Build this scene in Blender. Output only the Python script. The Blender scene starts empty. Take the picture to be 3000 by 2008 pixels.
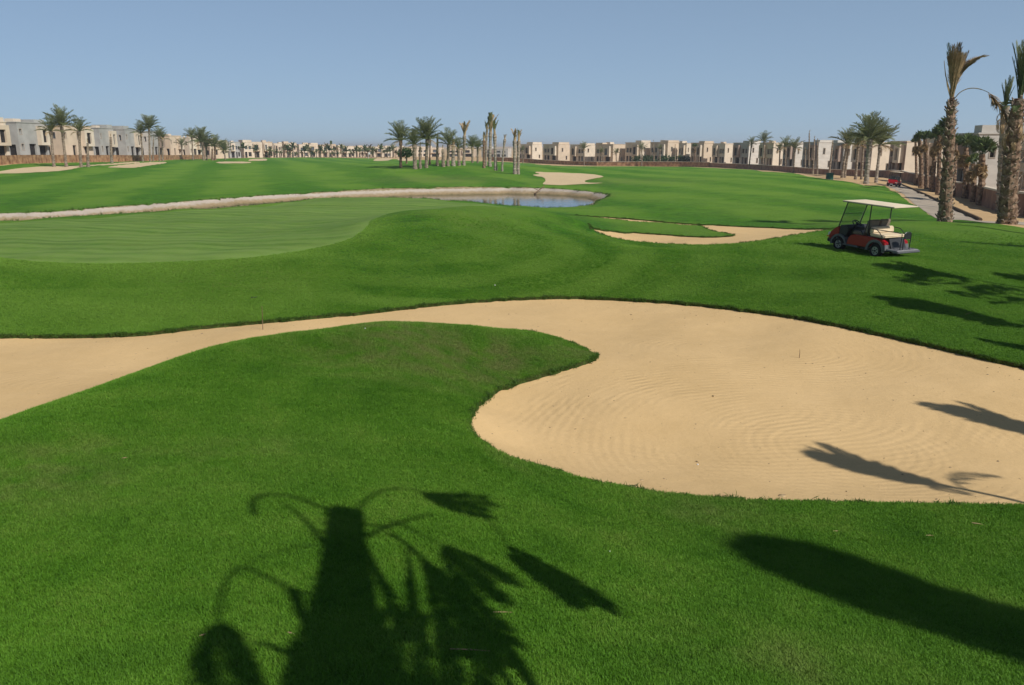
import bpy, bmesh, math, random
import numpy as np
from mathutils import Vector, Matrix, Euler
from mathutils.geometry import delaunay_2d_cdt

random.seed(7)
NR = np.random.default_rng(7)
scene = bpy.context.scene
COL = scene.collection

# ------------------------------------------------------------------ camera
F_PX, PW, PH = 2350.0, 3000.0, 2008.0
PITCH = math.radians(13.8)
CAM_Z = 5.0
cam_d = bpy.data.cameras.new('camera')
cam_d.sensor_width = 36.0
cam_d.lens = F_PX / PW * 36.0
cam_d.clip_start = 0.1
cam_d.clip_end = 30000
cam = bpy.data.objects.new('camera', cam_d)
cam.location = (0, 0, CAM_Z)
cam.rotation_euler = (math.pi / 2 - PITCH, 0, 0)
COL.objects.link(cam)
scene.camera = cam
scene.render.resolution_x, scene.render.resolution_y = 1024, 685

# ------------------------------------------------------------------ sky, sun, exposure
SUN_AZ, SUN_EL = math.radians(46), math.radians(43)   # sun behind and to the right of the camera
SUN_TO = Vector((math.sin(SUN_AZ) * math.cos(SUN_EL), -math.cos(SUN_AZ) * math.cos(SUN_EL), math.sin(SUN_EL)))
SHADOW_DIR = (-math.sin(SUN_AZ), math.cos(SUN_AZ))
world = bpy.data.worlds.new('World')
scene.world = world
world.use_nodes = True
wn = world.node_tree
wn.nodes.clear()
sky = wn.nodes.new('ShaderNodeTexSky')
sky.sky_type = 'NISHITA'
sky.sun_disc = False
sky.sun_elevation = SUN_EL
sky.sun_rotation = math.pi - SUN_AZ
sky.altitude = 2000
sky.air_density = 0.8
sky.dust_density = 1.2
sky.ozone_density = 6.0
SKY_STRENGTH = 0.07
hz = wn.nodes.new('ShaderNodeMix')            # desert haze, thick at the horizon and thinning upwards
hz.data_type = 'RGBA'
hz.inputs[7].default_value = (.345 / SKY_STRENGTH, .475 / SKY_STRENGTH, .615 / SKY_STRENGTH, 1)
tcw = wn.nodes.new('ShaderNodeTexCoord'); spz = wn.nodes.new('ShaderNodeSeparateXYZ'); wn.links.new(tcw.outputs['Generated'], spz.inputs[0])
mz = wn.nodes.new('ShaderNodeMath'); mz.operation = 'MULTIPLY'; mz.inputs[1].default_value = -2.2; wn.links.new(spz.outputs[2], mz.inputs[0]); mz.use_clamp = False
ez = wn.nodes.new('ShaderNodeMath'); ez.operation = 'EXPONENT'; wn.links.new(mz.outputs[0], ez.inputs[0])
fz = wn.nodes.new('ShaderNodeMath'); fz.operation = 'MULTIPLY'; fz.use_clamp = True; fz.inputs[1].default_value = .78; wn.links.new(ez.outputs[0], fz.inputs[0])
wn.links.new(fz.outputs[0], hz.inputs[0])
bg = wn.nodes.new('ShaderNodeBackground')
bg.inputs['Strength'].default_value = SKY_STRENGTH
wo = wn.nodes.new('ShaderNodeOutputWorld')
wn.links.new(sky.outputs[0], hz.inputs[6])
wn.links.new(hz.outputs[2], bg.inputs[0])
wn.links.new(bg.outputs[0], wo.inputs[0])
sun_d = bpy.data.lights.new('sun', 'SUN')
sun_d.energy = 4.3
sun_d.angle = math.radians(0.53)
sun_d.color = (1.0, 0.985, 0.955)
sun = bpy.data.objects.new('sun', sun_d)
sun.rotation_euler = SUN_TO.to_track_quat('Z', 'Y').to_euler()
COL.objects.link(sun)
scene.view_settings.view_transform = 'Standard'
scene.view_settings.look = 'None'
scene.view_settings.exposure = 0.06
scene.view_settings.gamma = 1.0
scene.view_settings.use_curve_mapping = False
scene.cycles.max_bounces = 6
scene.cycles.transparent_max_bounces = 6

# ------------------------------------------------------------------ helpers
CP, SP = math.cos(PITCH), math.sin(PITCH)

def ray(u, v):
    xc, yc = (u - PW / 2) / F_PX, -(v - PH / 2) / F_PX
    return xc, CP + yc * SP, -SP + yc * CP

def kv(v):
    r = ray(1500, v)
    return r[2] / r[1]

def at_u(u, Y, zrel):
    return (u - PW / 2) / F_PX * (Y * CP - zrel * SP)

def tag(o, label=None, cat=None, group=None, kind=None):
    if label: o['label'] = label
    if cat: o['category'] = cat
    if group: o['group'] = group
    if kind: o['kind'] = kind
    return o

def empty(name, loc, rot=(0, 0, 0)):
    o = bpy.data.objects.new(name, None)
    o.location = loc
    o.rotation_euler = rot
    o.empty_display_size = 0.3
    COL.objects.link(o)
    return o

def link(name, me, parent=None, loc=(0, 0, 0), rot=(0, 0, 0), scale=(1, 1, 1)):
    o = bpy.data.objects.new(name, me)
    o.location, o.rotation_euler, o.scale = loc, rot, scale
    if parent is not None: o.parent = parent
    COL.objects.link(o)
    return o

class MB:
    """collects faces, then makes one mesh"""
    def __init__(self): self.v, self.f = [], []
    def add(self, vs, fs):
        n = len(self.v)
        self.v += [tuple(p) for p in vs]
        self.f += [tuple(i + n for i in q) for q in fs]
    def box(self, x0, x1, y0, y1, z0, z1):
        self.add([(x0, y0, z0), (x1, y0, z0), (x1, y1, z0), (x0, y1, z0), (x0, y0, z1), (x1, y0, z1), (x1, y1, z1), (x0, y1, z1)],
                 [(0, 3, 2, 1), (4, 5, 6, 7), (0, 1, 5, 4), (1, 2, 6, 5), (2, 3, 7, 6), (3, 0, 4, 7)])
    def quad(self, a, b, c, d): self.add([a, b, c, d], [(0, 1, 2, 3)])
    def tube(self, pts, radii, sides=8, caps=True, jit=0.0, rnd=random):
        pts = [Vector(p) for p in pts]
        if not hasattr(radii, '__len__'): radii = [radii] * len(pts)
        vs, fs = [], []
        up = Vector((0, 0, 1))
        d0 = (pts[1] - pts[0]).normalized()
        ref = Vector((1, 0, 0)) if abs(d0.dot(up)) > .9 else up
        for i, p in enumerate(pts):
            d = (pts[min(i + 1, len(pts) - 1)] - pts[max(i - 1, 0)]).normalized()
            a = d.cross(ref).normalized()
            b = d.cross(a).normalized()
            for k in range(sides):
                an = 2 * math.pi * k / sides
                r = radii[i] * (1 + jit * (rnd.random() - .5))
                vs.append(p + (a * math.cos(an) + b * math.sin(an)) * r)
        for i in range(len(pts) - 1):
            for k in range(sides):
                k2 = (k + 1) % sides
                fs.append((i * sides + k, i * sides + k2, (i + 1) * sides + k2, (i + 1) * sides + k))
        if caps:
            fs.append(tuple(range(sides))[::-1])
            fs.append(tuple((len(pts) - 1) * sides + k for k in range(sides)))
        self.add(vs, fs)
    def prism(self, prof, y0, y1):
        """profile in x,z extruded along y"""
        n = len(prof)
        vs = [(x, y0, z) for x, z in prof] + [(x, y1, z) for x, z in prof]
        fs = [tuple(range(n)), tuple(range(2 * n - 1, n - 1, -1))]
        fs += [(i, i + n, (i + 1) % n + n, (i + 1) % n) for i in range(n)]
        self.add(vs, fs)
    def mesh(self, name, mat, smooth=False, bevel=0, fix=True):
        me = bpy.data.meshes.new(name)
        me.from_pydata(self.v, [], self.f)
        if fix or bevel:
            bm = bmesh.new(); bm.from_mesh(me)
            if bevel:
                bmesh.ops.bevel(bm, geom=[e for e in bm.edges if len(e.link_faces) == 2 and e.calc_face_angle(0) > .5],
                                offset=bevel, segments=2, affect='EDGES', clamp_overlap=True)
            bmesh.ops.recalc_face_normals(bm, faces=bm.faces)
            bm.to_mesh(me); bm.free()
        if smooth:
            me.polygons.foreach_set('use_smooth', [True] * len(me.polygons))
        if mat: me.materials.append(mat)
        return me
    def build(self, name, mat, parent=None, smooth=False, bevel=0, **k):
        return link(name, self.mesh(name, mat, smooth, bevel), parent, **k)

# ------------------------------------------------------------------ materials
def new_mat(name):
    m = bpy.data.materials.new(name); m.use_nodes = True
    nt = m.node_tree; nt.nodes.clear()
    out = nt.nodes.new('ShaderNodeOutputMaterial')
    return m, nt, out

def mat(name, col, rough=.8, noise=.15, scale=4.0, bump=0.0, bscale=30.0, metal=0.0, trans=0.0, spec=.12, col2=None, stretch=None):
    """principled with a noisy colour and an optional noisy bump"""
    m, nt, out = new_mat(name)
    N, L = nt.nodes.new, nt.links.new
    p = N('ShaderNodeBsdfPrincipled')
    p.inputs['Roughness'].default_value = rough
    p.inputs['Metallic'].default_value = metal
    p.inputs['Specular IOR Level'].default_value = spec
    tc = N('ShaderNodeTexCoord')
    mp = N('ShaderNodeMapping')
    if stretch: mp.inputs['Scale'].default_value = stretch
    L(tc.outputs['Object'], mp.inputs[0])
    nz = N('ShaderNodeTexNoise'); nz.inputs['Scale'].default_value = scale; nz.inputs['Detail'].default_value = 5
    L(mp.outputs[0], nz.inputs[0])
    cr = N('ShaderNodeValToRGB')
    a = [c * (1 - noise) for c in col]
    b = list(col2) if col2 else [min(1, c * (1 + noise)) for c in col]
    cr.color_ramp.elements[0].position, cr.color_ramp.elements[1].position = .32, .68
    cr.color_ramp.elements[0].color = (*a, 1); cr.color_ramp.elements[1].color = (*b, 1)
    L(nz.outputs[0], cr.inputs[0]); L(cr.outputs[0], p.inputs['Base Color'])
    if bump:
        n2 = N('ShaderNodeTexNoise'); n2.inputs['Scale'].default_value = bscale; n2.inputs['Detail'].default_value = 4
        L(mp.outputs[0], n2.inputs[0])
        bp = N('ShaderNodeBump'); bp.inputs['Strength'].default_value = 1.0; bp.inputs['Distance'].default_value = bump
        L(n2.outputs[0], bp.inputs['Height']); L(bp.outputs[0], p.inputs['Normal'])
    if trans:
        t = N('ShaderNodeBsdfTranslucent'); L(cr.outputs[0], t.inputs[0])
        mx = N('ShaderNodeMixShader'); mx.inputs[0].default_value = trans
        L(p.outputs[0], mx.inputs[1]); L(t.outputs[0], mx.inputs[2]); L(mx.outputs[0], out.inputs[0])
    else:
        L(p.outputs[0], out.inputs[0])
    return m

def grass_mat(name, dark, light, pale, dryc, stripes=None, bumpd=.02):
    m, nt, out = new_mat(name)
    N, L = nt.nodes.new, nt.links.new
    p = N('ShaderNodeBsdfPrincipled'); p.inputs['Roughness'].default_value = .9
    p.inputs['Specular IOR Level'].default_value = .15
    geo = N('ShaderNodeNewGeometry')
    def noise(scale, det=5, rough=.6):
        n = N('ShaderNodeTexNoise'); n.inputs['Scale'].default_value = scale
        n.inputs['Detail'].default_value = det; n.inputs['Roughness'].default_value = rough
        L(geo.outputs['Position'], n.inputs[0]); return n.outputs[0]
    def ramp(x, lo, hi):
        r = N('ShaderNodeMapRange'); r.inputs[1].default_value = lo; r.inputs[2].default_value = hi
        L(x, r.inputs[0]); return r.outputs[0]
    def mixc(f, a, b):
        x = N('ShaderNodeMix'); x.data_type = 'RGBA'
        if isinstance(f, float): x.inputs[0].default_value = f
        else: L(f, x.inputs[0])
        for i, c in ((6, a), (7, b)):
            if isinstance(c, tuple): x.inputs[i].default_value = (*c, 1)
            else: L(c, x.inputs[i])
        return x.outputs[2]
    def mul(a, b):
        x = N('ShaderNodeMath'); x.operation = 'MULTIPLY'
        for i, c in ((0, a), (1, b)):
            if isinstance(c, float): x.inputs[i].default_value = c
            else: L(c, x.inputs[i])
        return x.outputs[0]
    def attr(n):
        a = N('ShaderNodeAttribute'); a.attribute_name = n; return a.outputs['Fac']
    fa = N('ShaderNodeMath'); fa.operation = 'MULTIPLY_ADD'; L(noise(2.6, 9, .8), fa.inputs[0]); fa.inputs[1].default_value = .65; L(mul(noise(17, 6, .75), .35), fa.inputs[2])
    fine = ramp(fa.outputs[0], .42, .58)
    vm = N('ShaderNodeVectorMath'); vm.operation = 'MULTIPLY'; vm.inputs[1].default_value = (.5, 1.7, 1); L(geo.outputs['Position'], vm.inputs[0])
    sn = N('ShaderNodeTexNoise'); sn.inputs['Scale'].default_value = 2.4; sn.inputs['Detail'].default_value = 7; sn.inputs['Roughness'].default_value = .7; L(vm.outputs[0], sn.inputs[0])
    streak = ramp(sn.outputs[0], .44, .60)
    big = ramp(noise(.35, 4), .35, .65)
    c = mixc(fine, dark, light)
    c = mixc(mul(big, .22), c, tuple(x * .8 for x in dark))
    c = mixc(mul(streak, .7), c, tuple(x * .72 for x in dark))
    c = mixc(mul(ramp(noise(.45, 6, .7), .45, .62), .26), c, (light[0] * 1.5, light[1] * 1.12, light[2]))
    if stripes:
        for (dx, dy, wid, amt) in stripes:
            d = N('ShaderNodeVectorMath'); d.operation = 'DOT_PRODUCT'
            L(geo.outputs['Position'], d.inputs[0]); d.inputs[1].default_value = (dx, dy, 0)
            ad = N('ShaderNodeMath'); ad.operation = 'ADD'
            L(d.outputs['Value'], ad.inputs[0]); L(mul(noise(.09, 2), wid * 1.6), ad.inputs[1])
            s = N('ShaderNodeMath'); s.operation = 'SINE'; L(mul(ad.outputs[0], math.pi / wid), s.inputs[0])
            f = mul(mul(ramp(s.outputs[0], -.5, .5), amt), ramp(noise(.13, 3), .22, .55))
            c = mixc(f, c, pale)
    c = mixc(mul(attr('lite'), ramp(noise(.6, 6, .7), .1, .75)), c, pale)
    c = mixc(mul(attr('dry'), ramp(noise(1.7, 6, .7), .38, .62)), c, dryc)
    thin = ramp(noise(.8, 7, .7), .6, .78)
    c = mixc(mul(thin, .20), c, dryc)
    L(c, p.inputs['Base Color'])
    bp = N('ShaderNodeBump'); bp.inputs['Distance'].default_value = bumpd; bp.inputs['Strength'].default_value = 1
    L(noise(8, 9, .85), bp.inputs['Height'])
    bp2 = N('ShaderNodeBump'); bp2.inputs['Distance'].default_value = bumpd * 3; bp2.inputs['Strength'].default_value = 1
    L(noise(2.0, 9, .78), bp2.inputs['Height']); L(bp2.outputs[0], bp.inputs['Normal'])
    L(bp.outputs[0], p.inputs['Normal'])
    L(p.outputs[0], out.inputs[0])
    return m

def sand_mat(name, c1, c2, centres=()):
    m, nt, out = new_mat(name)
    N, L = nt.nodes.new, nt.links.new
    p = N('ShaderNodeBsdfPrincipled'); p.inputs['Roughness'].default_value = .95
    p.inputs['Specular IOR Level'].default_value = .1
    geo = N('ShaderNodeNewGeometry')
    def noise(scale, det=5, rough=.6):
        n = N('ShaderNodeTexNoise'); n.inputs['Scale'].default_value = scale
        n.inputs['Detail'].default_value = det; n.inputs['Roughness'].default_value = rough
        L(geo.outputs['Position'], n.inputs[0]); return n.outputs[0]
    def math_(op, a, b=None):
        x = N('ShaderNodeMath'); x.operation = op
        for i, c in ((0, a), (1, b)):
            if c is None: continue
            if isinstance(c, (float, int)): x.inputs[i].default_value = c
            else: L(c, x.inputs[i])
        return x.outputs[0]
    def ramp(x, lo, hi, a=0., b=1.):
        r = N('ShaderNodeMapRange'); r.inputs[1].default_value = lo; r.inputs[2].default_value = hi
        r.inputs[3].default_value = a; r.inputs[4].default_value = b
        L(x, r.inputs[0]); return r.outputs[0]
    h = None
    tone = None
    for (cx, cy, r0, r1, sx) in centres:          # arcs left by raking round a centre
        sub = N('ShaderNodeVectorMath'); sub.operation = 'SUBTRACT'
        L(geo.outputs['Position'], sub.inputs[0]); sub.inputs[1].default_value = (cx, cy, 0)
        mu = N('ShaderNodeVectorMath'); mu.operation = 'MULTIPLY'
        L(sub.outputs[0], mu.inputs[0]); mu.inputs[1].default_value = (sx, 1, 0)
        ln = N('ShaderNodeVectorMath'); ln.operation = 'LENGTH'; L(mu.outputs[0], ln.inputs[0])
        d = math_('ADD', ln.outputs['Value'], math_('MULTIPLY', noise(.45, 3), .4))
        s = math_('SINE', math_('MULTIPLY', d, 2 * math.pi / .15))
        s2 = math_('SINE', math_('MULTIPLY', d, 2 * math.pi / .61))
        msk = math_('MULTIPLY', ramp(d, r0, r0 + .6), ramp(d, r1 - 1.2, r1, 1., 0.))
        msk = math_('MULTIPLY', msk, ramp(noise(.6, 4), .38, .55))
        t = math_('MULTIPLY', math_('ADD', math_('MULTIPLY', s, .75), math_('MULTIPLY', s2, .35)), msk)
        h = t if h is None else math_('ADD', h, t)
    cr = N('ShaderNodeValToRGB')
    cr.color_ramp.elements[0].position, cr.color_ramp.elements[1].position = .3, .7
    cr.color_ramp.elements[0].color = (*c1, 1); cr.color_ramp.elements[1].color = (*c2, 1)
    mixn = math_('ADD', math_('MULTIPLY', noise(.5, 5, .65), .55), math_('MULTIPLY', noise(22, 6, .75), .45))
    L(mixn, cr.inputs[0])
    L(cr.outputs[0], p.inputs['Base Color'])
    b1 = N('ShaderNodeBump'); b1.inputs['Distance'].default_value = .008; b1.inputs['Strength'].default_value = 1
    L(noise(26, 7, .75), b1.inputs['Height'])
    b2 = N('ShaderNodeBump'); b2.inputs['Distance'].default_value = .03; b2.inputs['Strength'].default_value = 1
    L(noise(1.4, 4, .55), b2.inputs['Height']); L(b1.outputs[0], b2.inputs['Normal'])
    last = b2.outputs[0]
    if h is not None:
        b3 = N('ShaderNodeBump'); b3.inputs['Distance'].default_value = .0024; b3.inputs['Strength'].default_value = 1
        L(h, b3.inputs['Height']); L(last, b3.inputs['Normal']); last = b3.outputs[0]
    L(last, p.inputs['Normal'])
    L(p.outputs[0], out.inputs[0])
    return m
# ------------------------------------------------------------------ terrain heights (relative to the eye, eye = 0)
def P(u, v, Y):
    x, y, z = ray(u, v)
    t = Y / y
    return (x * t, Y, z * t)
ctrl = []
def col(u, *vy):
    for v, Y in vy: ctrl.append(P(u, v, Y))
def wz(u, *yz):
    for Y, z in yz: ctrl.append((at_u(u, Y, z), Y, z))

col(150, (2008, 4.0), (1750, 5.3), (1500, 6.8), (1300, 8.6)); wz(150, (11.7, -3.9), (13.4, -4.38))
col(150, (1100, 15.4), (985, 18.9), (950, 19.8), (900, 21.3), (820, 23.8), (768, 25.9), (700, 31.5), (660, 36.5))
wz(150, (41, -3.6), (49, -4.1), (58, -4.35)); col(150, (600, 62), (560, 78), (520, 108), (500, 130), (483, 148))
col(-250, (2008, 3.9), (1600, 6.0)); wz(-250, (9.6, -3.9), (12, -4.4))
col(-250, (1100, 15.2), (985, 18.7), (900, 21), (800, 24.2), (760, 26.5), (690, 33), (610, 60), (560, 78), (500, 130), (486, 142))
col(430, (1750, 5.35), (1500, 6.9), (1250, 9.4)); wz(430, (13.9, -3.95), (15.4, -4.4))
col(430, (1000, 18.3), (972, 19.4), (900, 21.6), (820, 24.1), (771, 25.8), (700, 31.5), (640, 41), (623, 44.8)); wz(430, (54, -4.1), (64, -4.3))
col(430, (560, 78), (520, 107), (490, 150), (473, 215))
col(700, (2008, 4.1), (1750, 5.4), (1500, 7.0), (1300, 9.0), (1150, 11.0)); wz(700, (15.4, -4.0), (17.0, -4.38))
col(700, (955, 19.4), (938, 20.5), (920, 20.9), (850, 23.1), (800, 24.6), (756, 26.4), (700, 31.5), (650, 39), (611, 47.4)); wz(700, (58, -4.2))
col(700, (572, 73), (540, 90), (520, 106), (490, 150), (472, 220), (463, 370))
col(950, (1750, 5.5), (1500, 7.2), (1250, 10), (1050, 13.7)); wz(950, (17.2, -4.15), (18.6, -4.4))
col(950, (935, 20.5), (912, 21.4), (850, 23.4), (780, 25.8), (722, 29), (660, 37), (620, 46), (581, 56.5)); wz(950, (68, -4.25))
col(950, (560, 78), (520, 105), (495, 140), (475, 200), (463, 360))
col(1200, (2008, 4.2), (1750, 5.6), (1500, 7.4), (1300, 9.7), (1150, 12.0), (1050, 14.0)); wz(1200, (18.2, -4.2), (19.5, -4.42))
col(1200, (915, 21.4), (898, 22.2), (860, 23.7), (800, 25.8), (720, 29.2), (660, 32.5), (617, 36.0))
wz(1200, (42, -3.45), (47, -3.58)); col(1200, (583, 55.2)); wz(1200, (62, -3.9), (72, -4.3))
col(1200, (540, 88), (515, 105), (495, 122), (483, 131)); wz(1200, (160, -3.6), (230, -4.8), (330, -5.6))
col(1080, (640, 37.0), (668, 32.5), (690, 30.3)); wz(1080, (58, -3.62))
col(1350, (1750, 5.75), (1500, 7.75), (1300, 10.1), (1180, 12.2), (1060, 14.9)); wz(1350, (18.6, -4.3))
col(1350, (900, 22.2), (884, 23.0), (800, 25.9), (720, 29.5), (650, 33.6), (606, 38)); wz(1350, (46, -3.55), (53, -3.62), (62, -4.0), (76, -4.3))
col(1350, (535, 93), (505, 112), (484, 132), (477, 140)); wz(1350, (170, -4.3))
col(1500, (2008, 4.3), (1750, 5.9), (1600, 7.1), (1500, 8.1), (1400, 9.4), (1345, 10.2))
col(1500, (1290, 11.5), (1200, 13.3), (1128, 14.6), (1050, 16.1), (945, 20.2), (900, 22.4), (872, 23.7), (800, 26), (720, 29.5), (650, 34))
col(1500, (609, 38)); wz(1500, (50, -3.75), (60, -4.2), (76, -4.35))
col(1500, (535, 93), (512, 110), (495, 125)); wz(1500, (170, -4.6), (250, -5.9), (330, -6.5))
col(1700, (870, 23.9), (645, 36.5)); wz(1700, (43, -3.9), (56, -4.15))
col(1690, (611, 57), (585, 68), (570, 76), (548, 87), (520, 108), (502, 130))
col(1800, (2008, 4.5), (1750, 6.2), (1600, 7.6), (1427, 9.6))
col(1800, (1380, 10.6), (1200, 13.4), (1000, 18.4), (880, 23.5), (870, 23.9), (800, 26.0), (750, 28.2), (720, 31.2))
col(1800, (690, 37.0), (681, 38.4), (655, 43.6)); wz(1800, (46.5, -4.1)); col(1800, (639, 48.5), (625, 51), (600, 58), (570, 72), (545, 88), (508, 125), (497, 155)); wz(1800, (210, -5.5), (280, -6.9))
col(2050, (2008, 4.65), (1750, 6.4), (1600, 7.8), (1457, 9.5)); col(2050, (1200, 13.5), (1000, 18.4), (892, 22.5), (800, 25.8), (750, 28.2), (727, 31))
col(2050, (708, 35.2), (697, 36.8), (672, 41), (650, 46), (600, 58), (550, 82), (515, 115), (497, 150)); wz(2050, (210, -5.6), (268, -6.8))
col(2300, (2008, 4.8), (1750, 6.6), (1600, 7.9), (1471, 9.4)); col(2300, (1420, 10.3), (1200, 13.6), (1000, 18.3), (922, 20.8), (850, 23.3), (780, 26.4), (720, 30.5), (695, 33.5))
col(2300, (680, 39.5), (665, 43), (640, 48), (600, 58), (550, 80), (520, 103), (509, 125)); wz(2300, (165, -5.7), (215, -6.7))
for q in ((11.7, 28.0, -3.82), (13.0, 29.4, -3.78), (14.4, 30.6, -3.75), (11.6, 30.6, -3.74), (14.2, 28.2, -3.82)): ctrl.append(q)
col(2470, (700, 32.6), (660, 40), (600, 58), (560, 78), (540, 93), (530, 105), (517, 165))
col(2600, (2008, 5), (1750, 6.8), (1600, 8.1), (1476, 9.4)); col(2600, (1420, 10.3), (1200, 13.6), (1050, 16.8), (980, 18.6), (900, 20.8), (820, 24), (760, 27.0), (700, 32.5), (650, 41), (600, 59), (560, 86), (546, 103), (522, 150))
col(2760, (1000, 18), (880, 21.5), (750, 28.6), (700, 33), (650, 40)); wz(2760, (44, -3.95)); col(2760, (610, 56), (575, 80), (560, 100))
col(2950, (2008, 5.2), (1750, 7.0), (1600, 8.3), (1481, 9.5)); col(2950, (1420, 10.4), (1250, 12.8), (1060, 16.3), (950, 19.2), (850, 23), (750, 29), (700, 33.5), (658, 39.5))
wz(2950, (42.5, -3.95)); col(2950, (628, 55)); wz(2950, (75, -5.2))
col(3300, (1900, 5.9), (1600, 8.5), (1490, 9.7), (1250, 12.9), (1100, 15.6), (900, 21), (750, 29), (690, 37)); wz(3300, (50, -4.5), (80, -5.3))
col(3700, (1600, 8.6), (1300, 12), (900, 21.5)); wz(3700, (40, -3.9), (80, -5.3))
for (u, v, Y) in ((2920, 620, 60), (2793, 576, 92), (2690, 543, 125), (2560, 522, 160), (2440, 517, 175), (2340, 509, 200), (2200, 497, 240), (2000, 489, 270), (1750, 488, 285), (1550, 478, 330), (0, 483, 142), (300, 475, 190), (480, 470, 235), (590, 467, 275)):
    ctrl.append(P(u, v, Y))
for (X, Y, z) in ((-12, 5, -3.2), (-5, 0, -2.6), (0, 0, -2.5), (0, -6, -2.5), (4, -5, -2.7), (5, 0, -3.3), (8, 4, -4.0), (11, 0, -4.0), (14, 8, -4.3), (20, 18, -4.2), (-25, 20, -4.2), (-40, 45, -4.3),
                  (30, 30, -3.9), (-150, 100, -3.8), (-250, 300, -5), (-60, 500, -6.4), (60, 500, -6.6), (0, 420, -6.3), (-300, 600, -6.4), (300, 600, -6.8), (150, 200, -6.4), (90, 90, -5.6), (90, 40, -4.8),
                  (0, 900, -6.5), (-600, 1000, -6.5), (600, 1000, -6.5), (0, 1500, -6.5), (-1500, 1500, -6.5), (1500, 1500, -6.5)):
    ctrl.append((X, Y, z))

for u, v, Y in ((-250, 1400, 7.6), (-100, 1315, 8.4), (0, 1256, 9.1), (150, 1190, 10.2), (300, 1136, 11.2), (430, 1094, 12.1), (550, 1054, 12.9), (641, 1022, 13.5), (750, 996, 14.2), (855, 976, 14.9),
                (1000, 958, 15.9), (1120, 946, 16.5), (1256, 948, 17.1), (1385, 958, 17.5), (1513, 975, 17.9), (1620, 997, 17.9), (1700, 1022, 17.3), (1740, 1042, 16.5)):
    ctrl.append(P(u, v, Y))
for u, v, Y in ((1700, 668, 35.5), (1812, 703, 33.4), (1897, 713.5, 32.8), (2000, 719, 32.4), (2085, 717, 32.5), (2214, 706, 33.0), (2342, 685, 34.4)):
    ctrl.append(P(u, v, Y))

def ts(X, Y):
    X, Y = np.asarray(X, float), np.asarray(Y, float)
    return X / (Y + 10.0), np.log(Y + 10.0)
def ts_inv(t, s):
    Y = np.exp(s) - 10.0
    return t * (Y + 10.0), Y
C = np.array(ctrl)
ct, cs = ts(C[:, 0], C[:, 1])
keep = []
for i in range(len(C)):                       # drop near-duplicates
    if all((ct[i] - ct[j]) ** 2 + (cs[i] - cs[j]) ** 2 > .008 ** 2 for j in keep): keep.append(i)
C, ct, cs = C[keep], ct[keep], cs[keep]
def kern(d2): return .5 * d2 * np.log(d2 + 1e-12)
NC = len(C)
A = np.zeros((NC + 3, NC + 3))
A[:NC, :NC] = kern((ct[:, None] - ct[None]) ** 2 + (cs[:, None] - cs[None]) ** 2) + np.eye(NC) * 2e-6
A[:NC, NC], A[:NC, NC + 1], A[:NC, NC + 2] = 1, ct, cs
A[NC:, :NC] = A[:NC, NC:].T
Wt = np.linalg.solve(A, np.r_[C[:, 2], 0, 0, 0])
def rbf(t, s):
    t, s = np.asarray(t, float).ravel(), np.asarray(s, float).ravel()
    o = np.empty(len(t))
    for i in range(0, len(t), 20000):
        a, b = t[i:i + 20000], s[i:i + 20000]
        o[i:i + 20000] = kern((a[:, None] - ct) ** 2 + (b[:, None] - cs) ** 2) @ Wt[:NC] + Wt[NC] + Wt[NC + 1] * a + Wt[NC + 2] * b
    return o
def micro(X, Y):                              # gentle unevenness of the lawn
    return .012 * (np.sin(X * 1.9 + 1.3 * np.sin(Y * .8)) + np.sin(Y * 1.5 + 1.1 * np.sin(X * 1.1 + 2))) * np.clip(Y / 12, .4, 2)

GT = np.arange(-1.62, 1.6201, .012)
GS = np.arange(math.log(3.2), math.log(1560), .009)
gt, gs = np.meshgrid(GT, GS, indexing='ij')
GX, GY = ts_inv(gt, gs)
GZ = (rbf(gt, gs).reshape(gt.shape) + micro(GX, GY))
def grid_z(X, Y, G=None):
    G = GZ if G is None else G
    t, s = ts(X, np.maximum(Y, -6.7))
    a = np.clip((t - GT[0]) / .012, 0, len(GT) - 1.001); b = np.clip((s - GS[0]) / .009, 0, len(GS) - 1.001)
    i, j = a.astype(int), b.astype(int); a, b = a - i, b - j
    return G[i, j] * (1 - a) * (1 - b) + G[i + 1, j] * a * (1 - b) + G[i, j + 1] * (1 - a) * b + G[i + 1, j + 1] * a * b
YS = np.exp(np.linspace(math.log(2.5), math.log(1400), 1800))
def hit(uv, G=None):
    """where the sight line through a photo pixel first meets the ground"""
    out = []
    for u, v in uv:
        x, y, z = ray(u, v)
        zr = YS * z / y
        d = zr - grid_z(YS * x / y, YS, G)
        k = np.nonzero(d < 0)[0]
        i = k[0] if len(k) and k[0] > 0 else 1
        f = d[i - 1] / (d[i - 1] - d[i]) if d[i - 1] != d[i] else 0
        Y = YS[i - 1] + (YS[i] - YS[i - 1]) * f
        out.append((Y * x / y, Y))
    return np.array(out)
def spline(p, n=8, closed=False):
    p = np.array(p, float); m = len(p); o = []
    for i in range(m if closed else m - 1):
        g = lambda k: p[(i + k) % m] if closed else p[min(max(i + k, 0), m - 1)]
        p0, p1, p2, p3 = g(-1), g(0), g(1), g(2)
        for k in range(n):
            t = k / n
            o.append(.5 * (2 * p1 + (p2 - p0) * t + (2 * p0 - 5 * p1 + 4 * p2 - p3) * t * t + (3 * p1 - p0 - 3 * p2 + p3) * t ** 3))
    if not closed: o.append(p[-1])
    return np.array(o)
def W(*uY):
    """world points given by photo column and distance (edges the photo hides)"""
    o = []
    for u, Y in uY:
        z = -4.0
        for _ in range(4):
            X = at_u(u, Y, z); z = float(grid_z(np.array([X]), np.array([Y]))[0])
        o.append((X, Y))
    return np.array(o)
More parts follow.
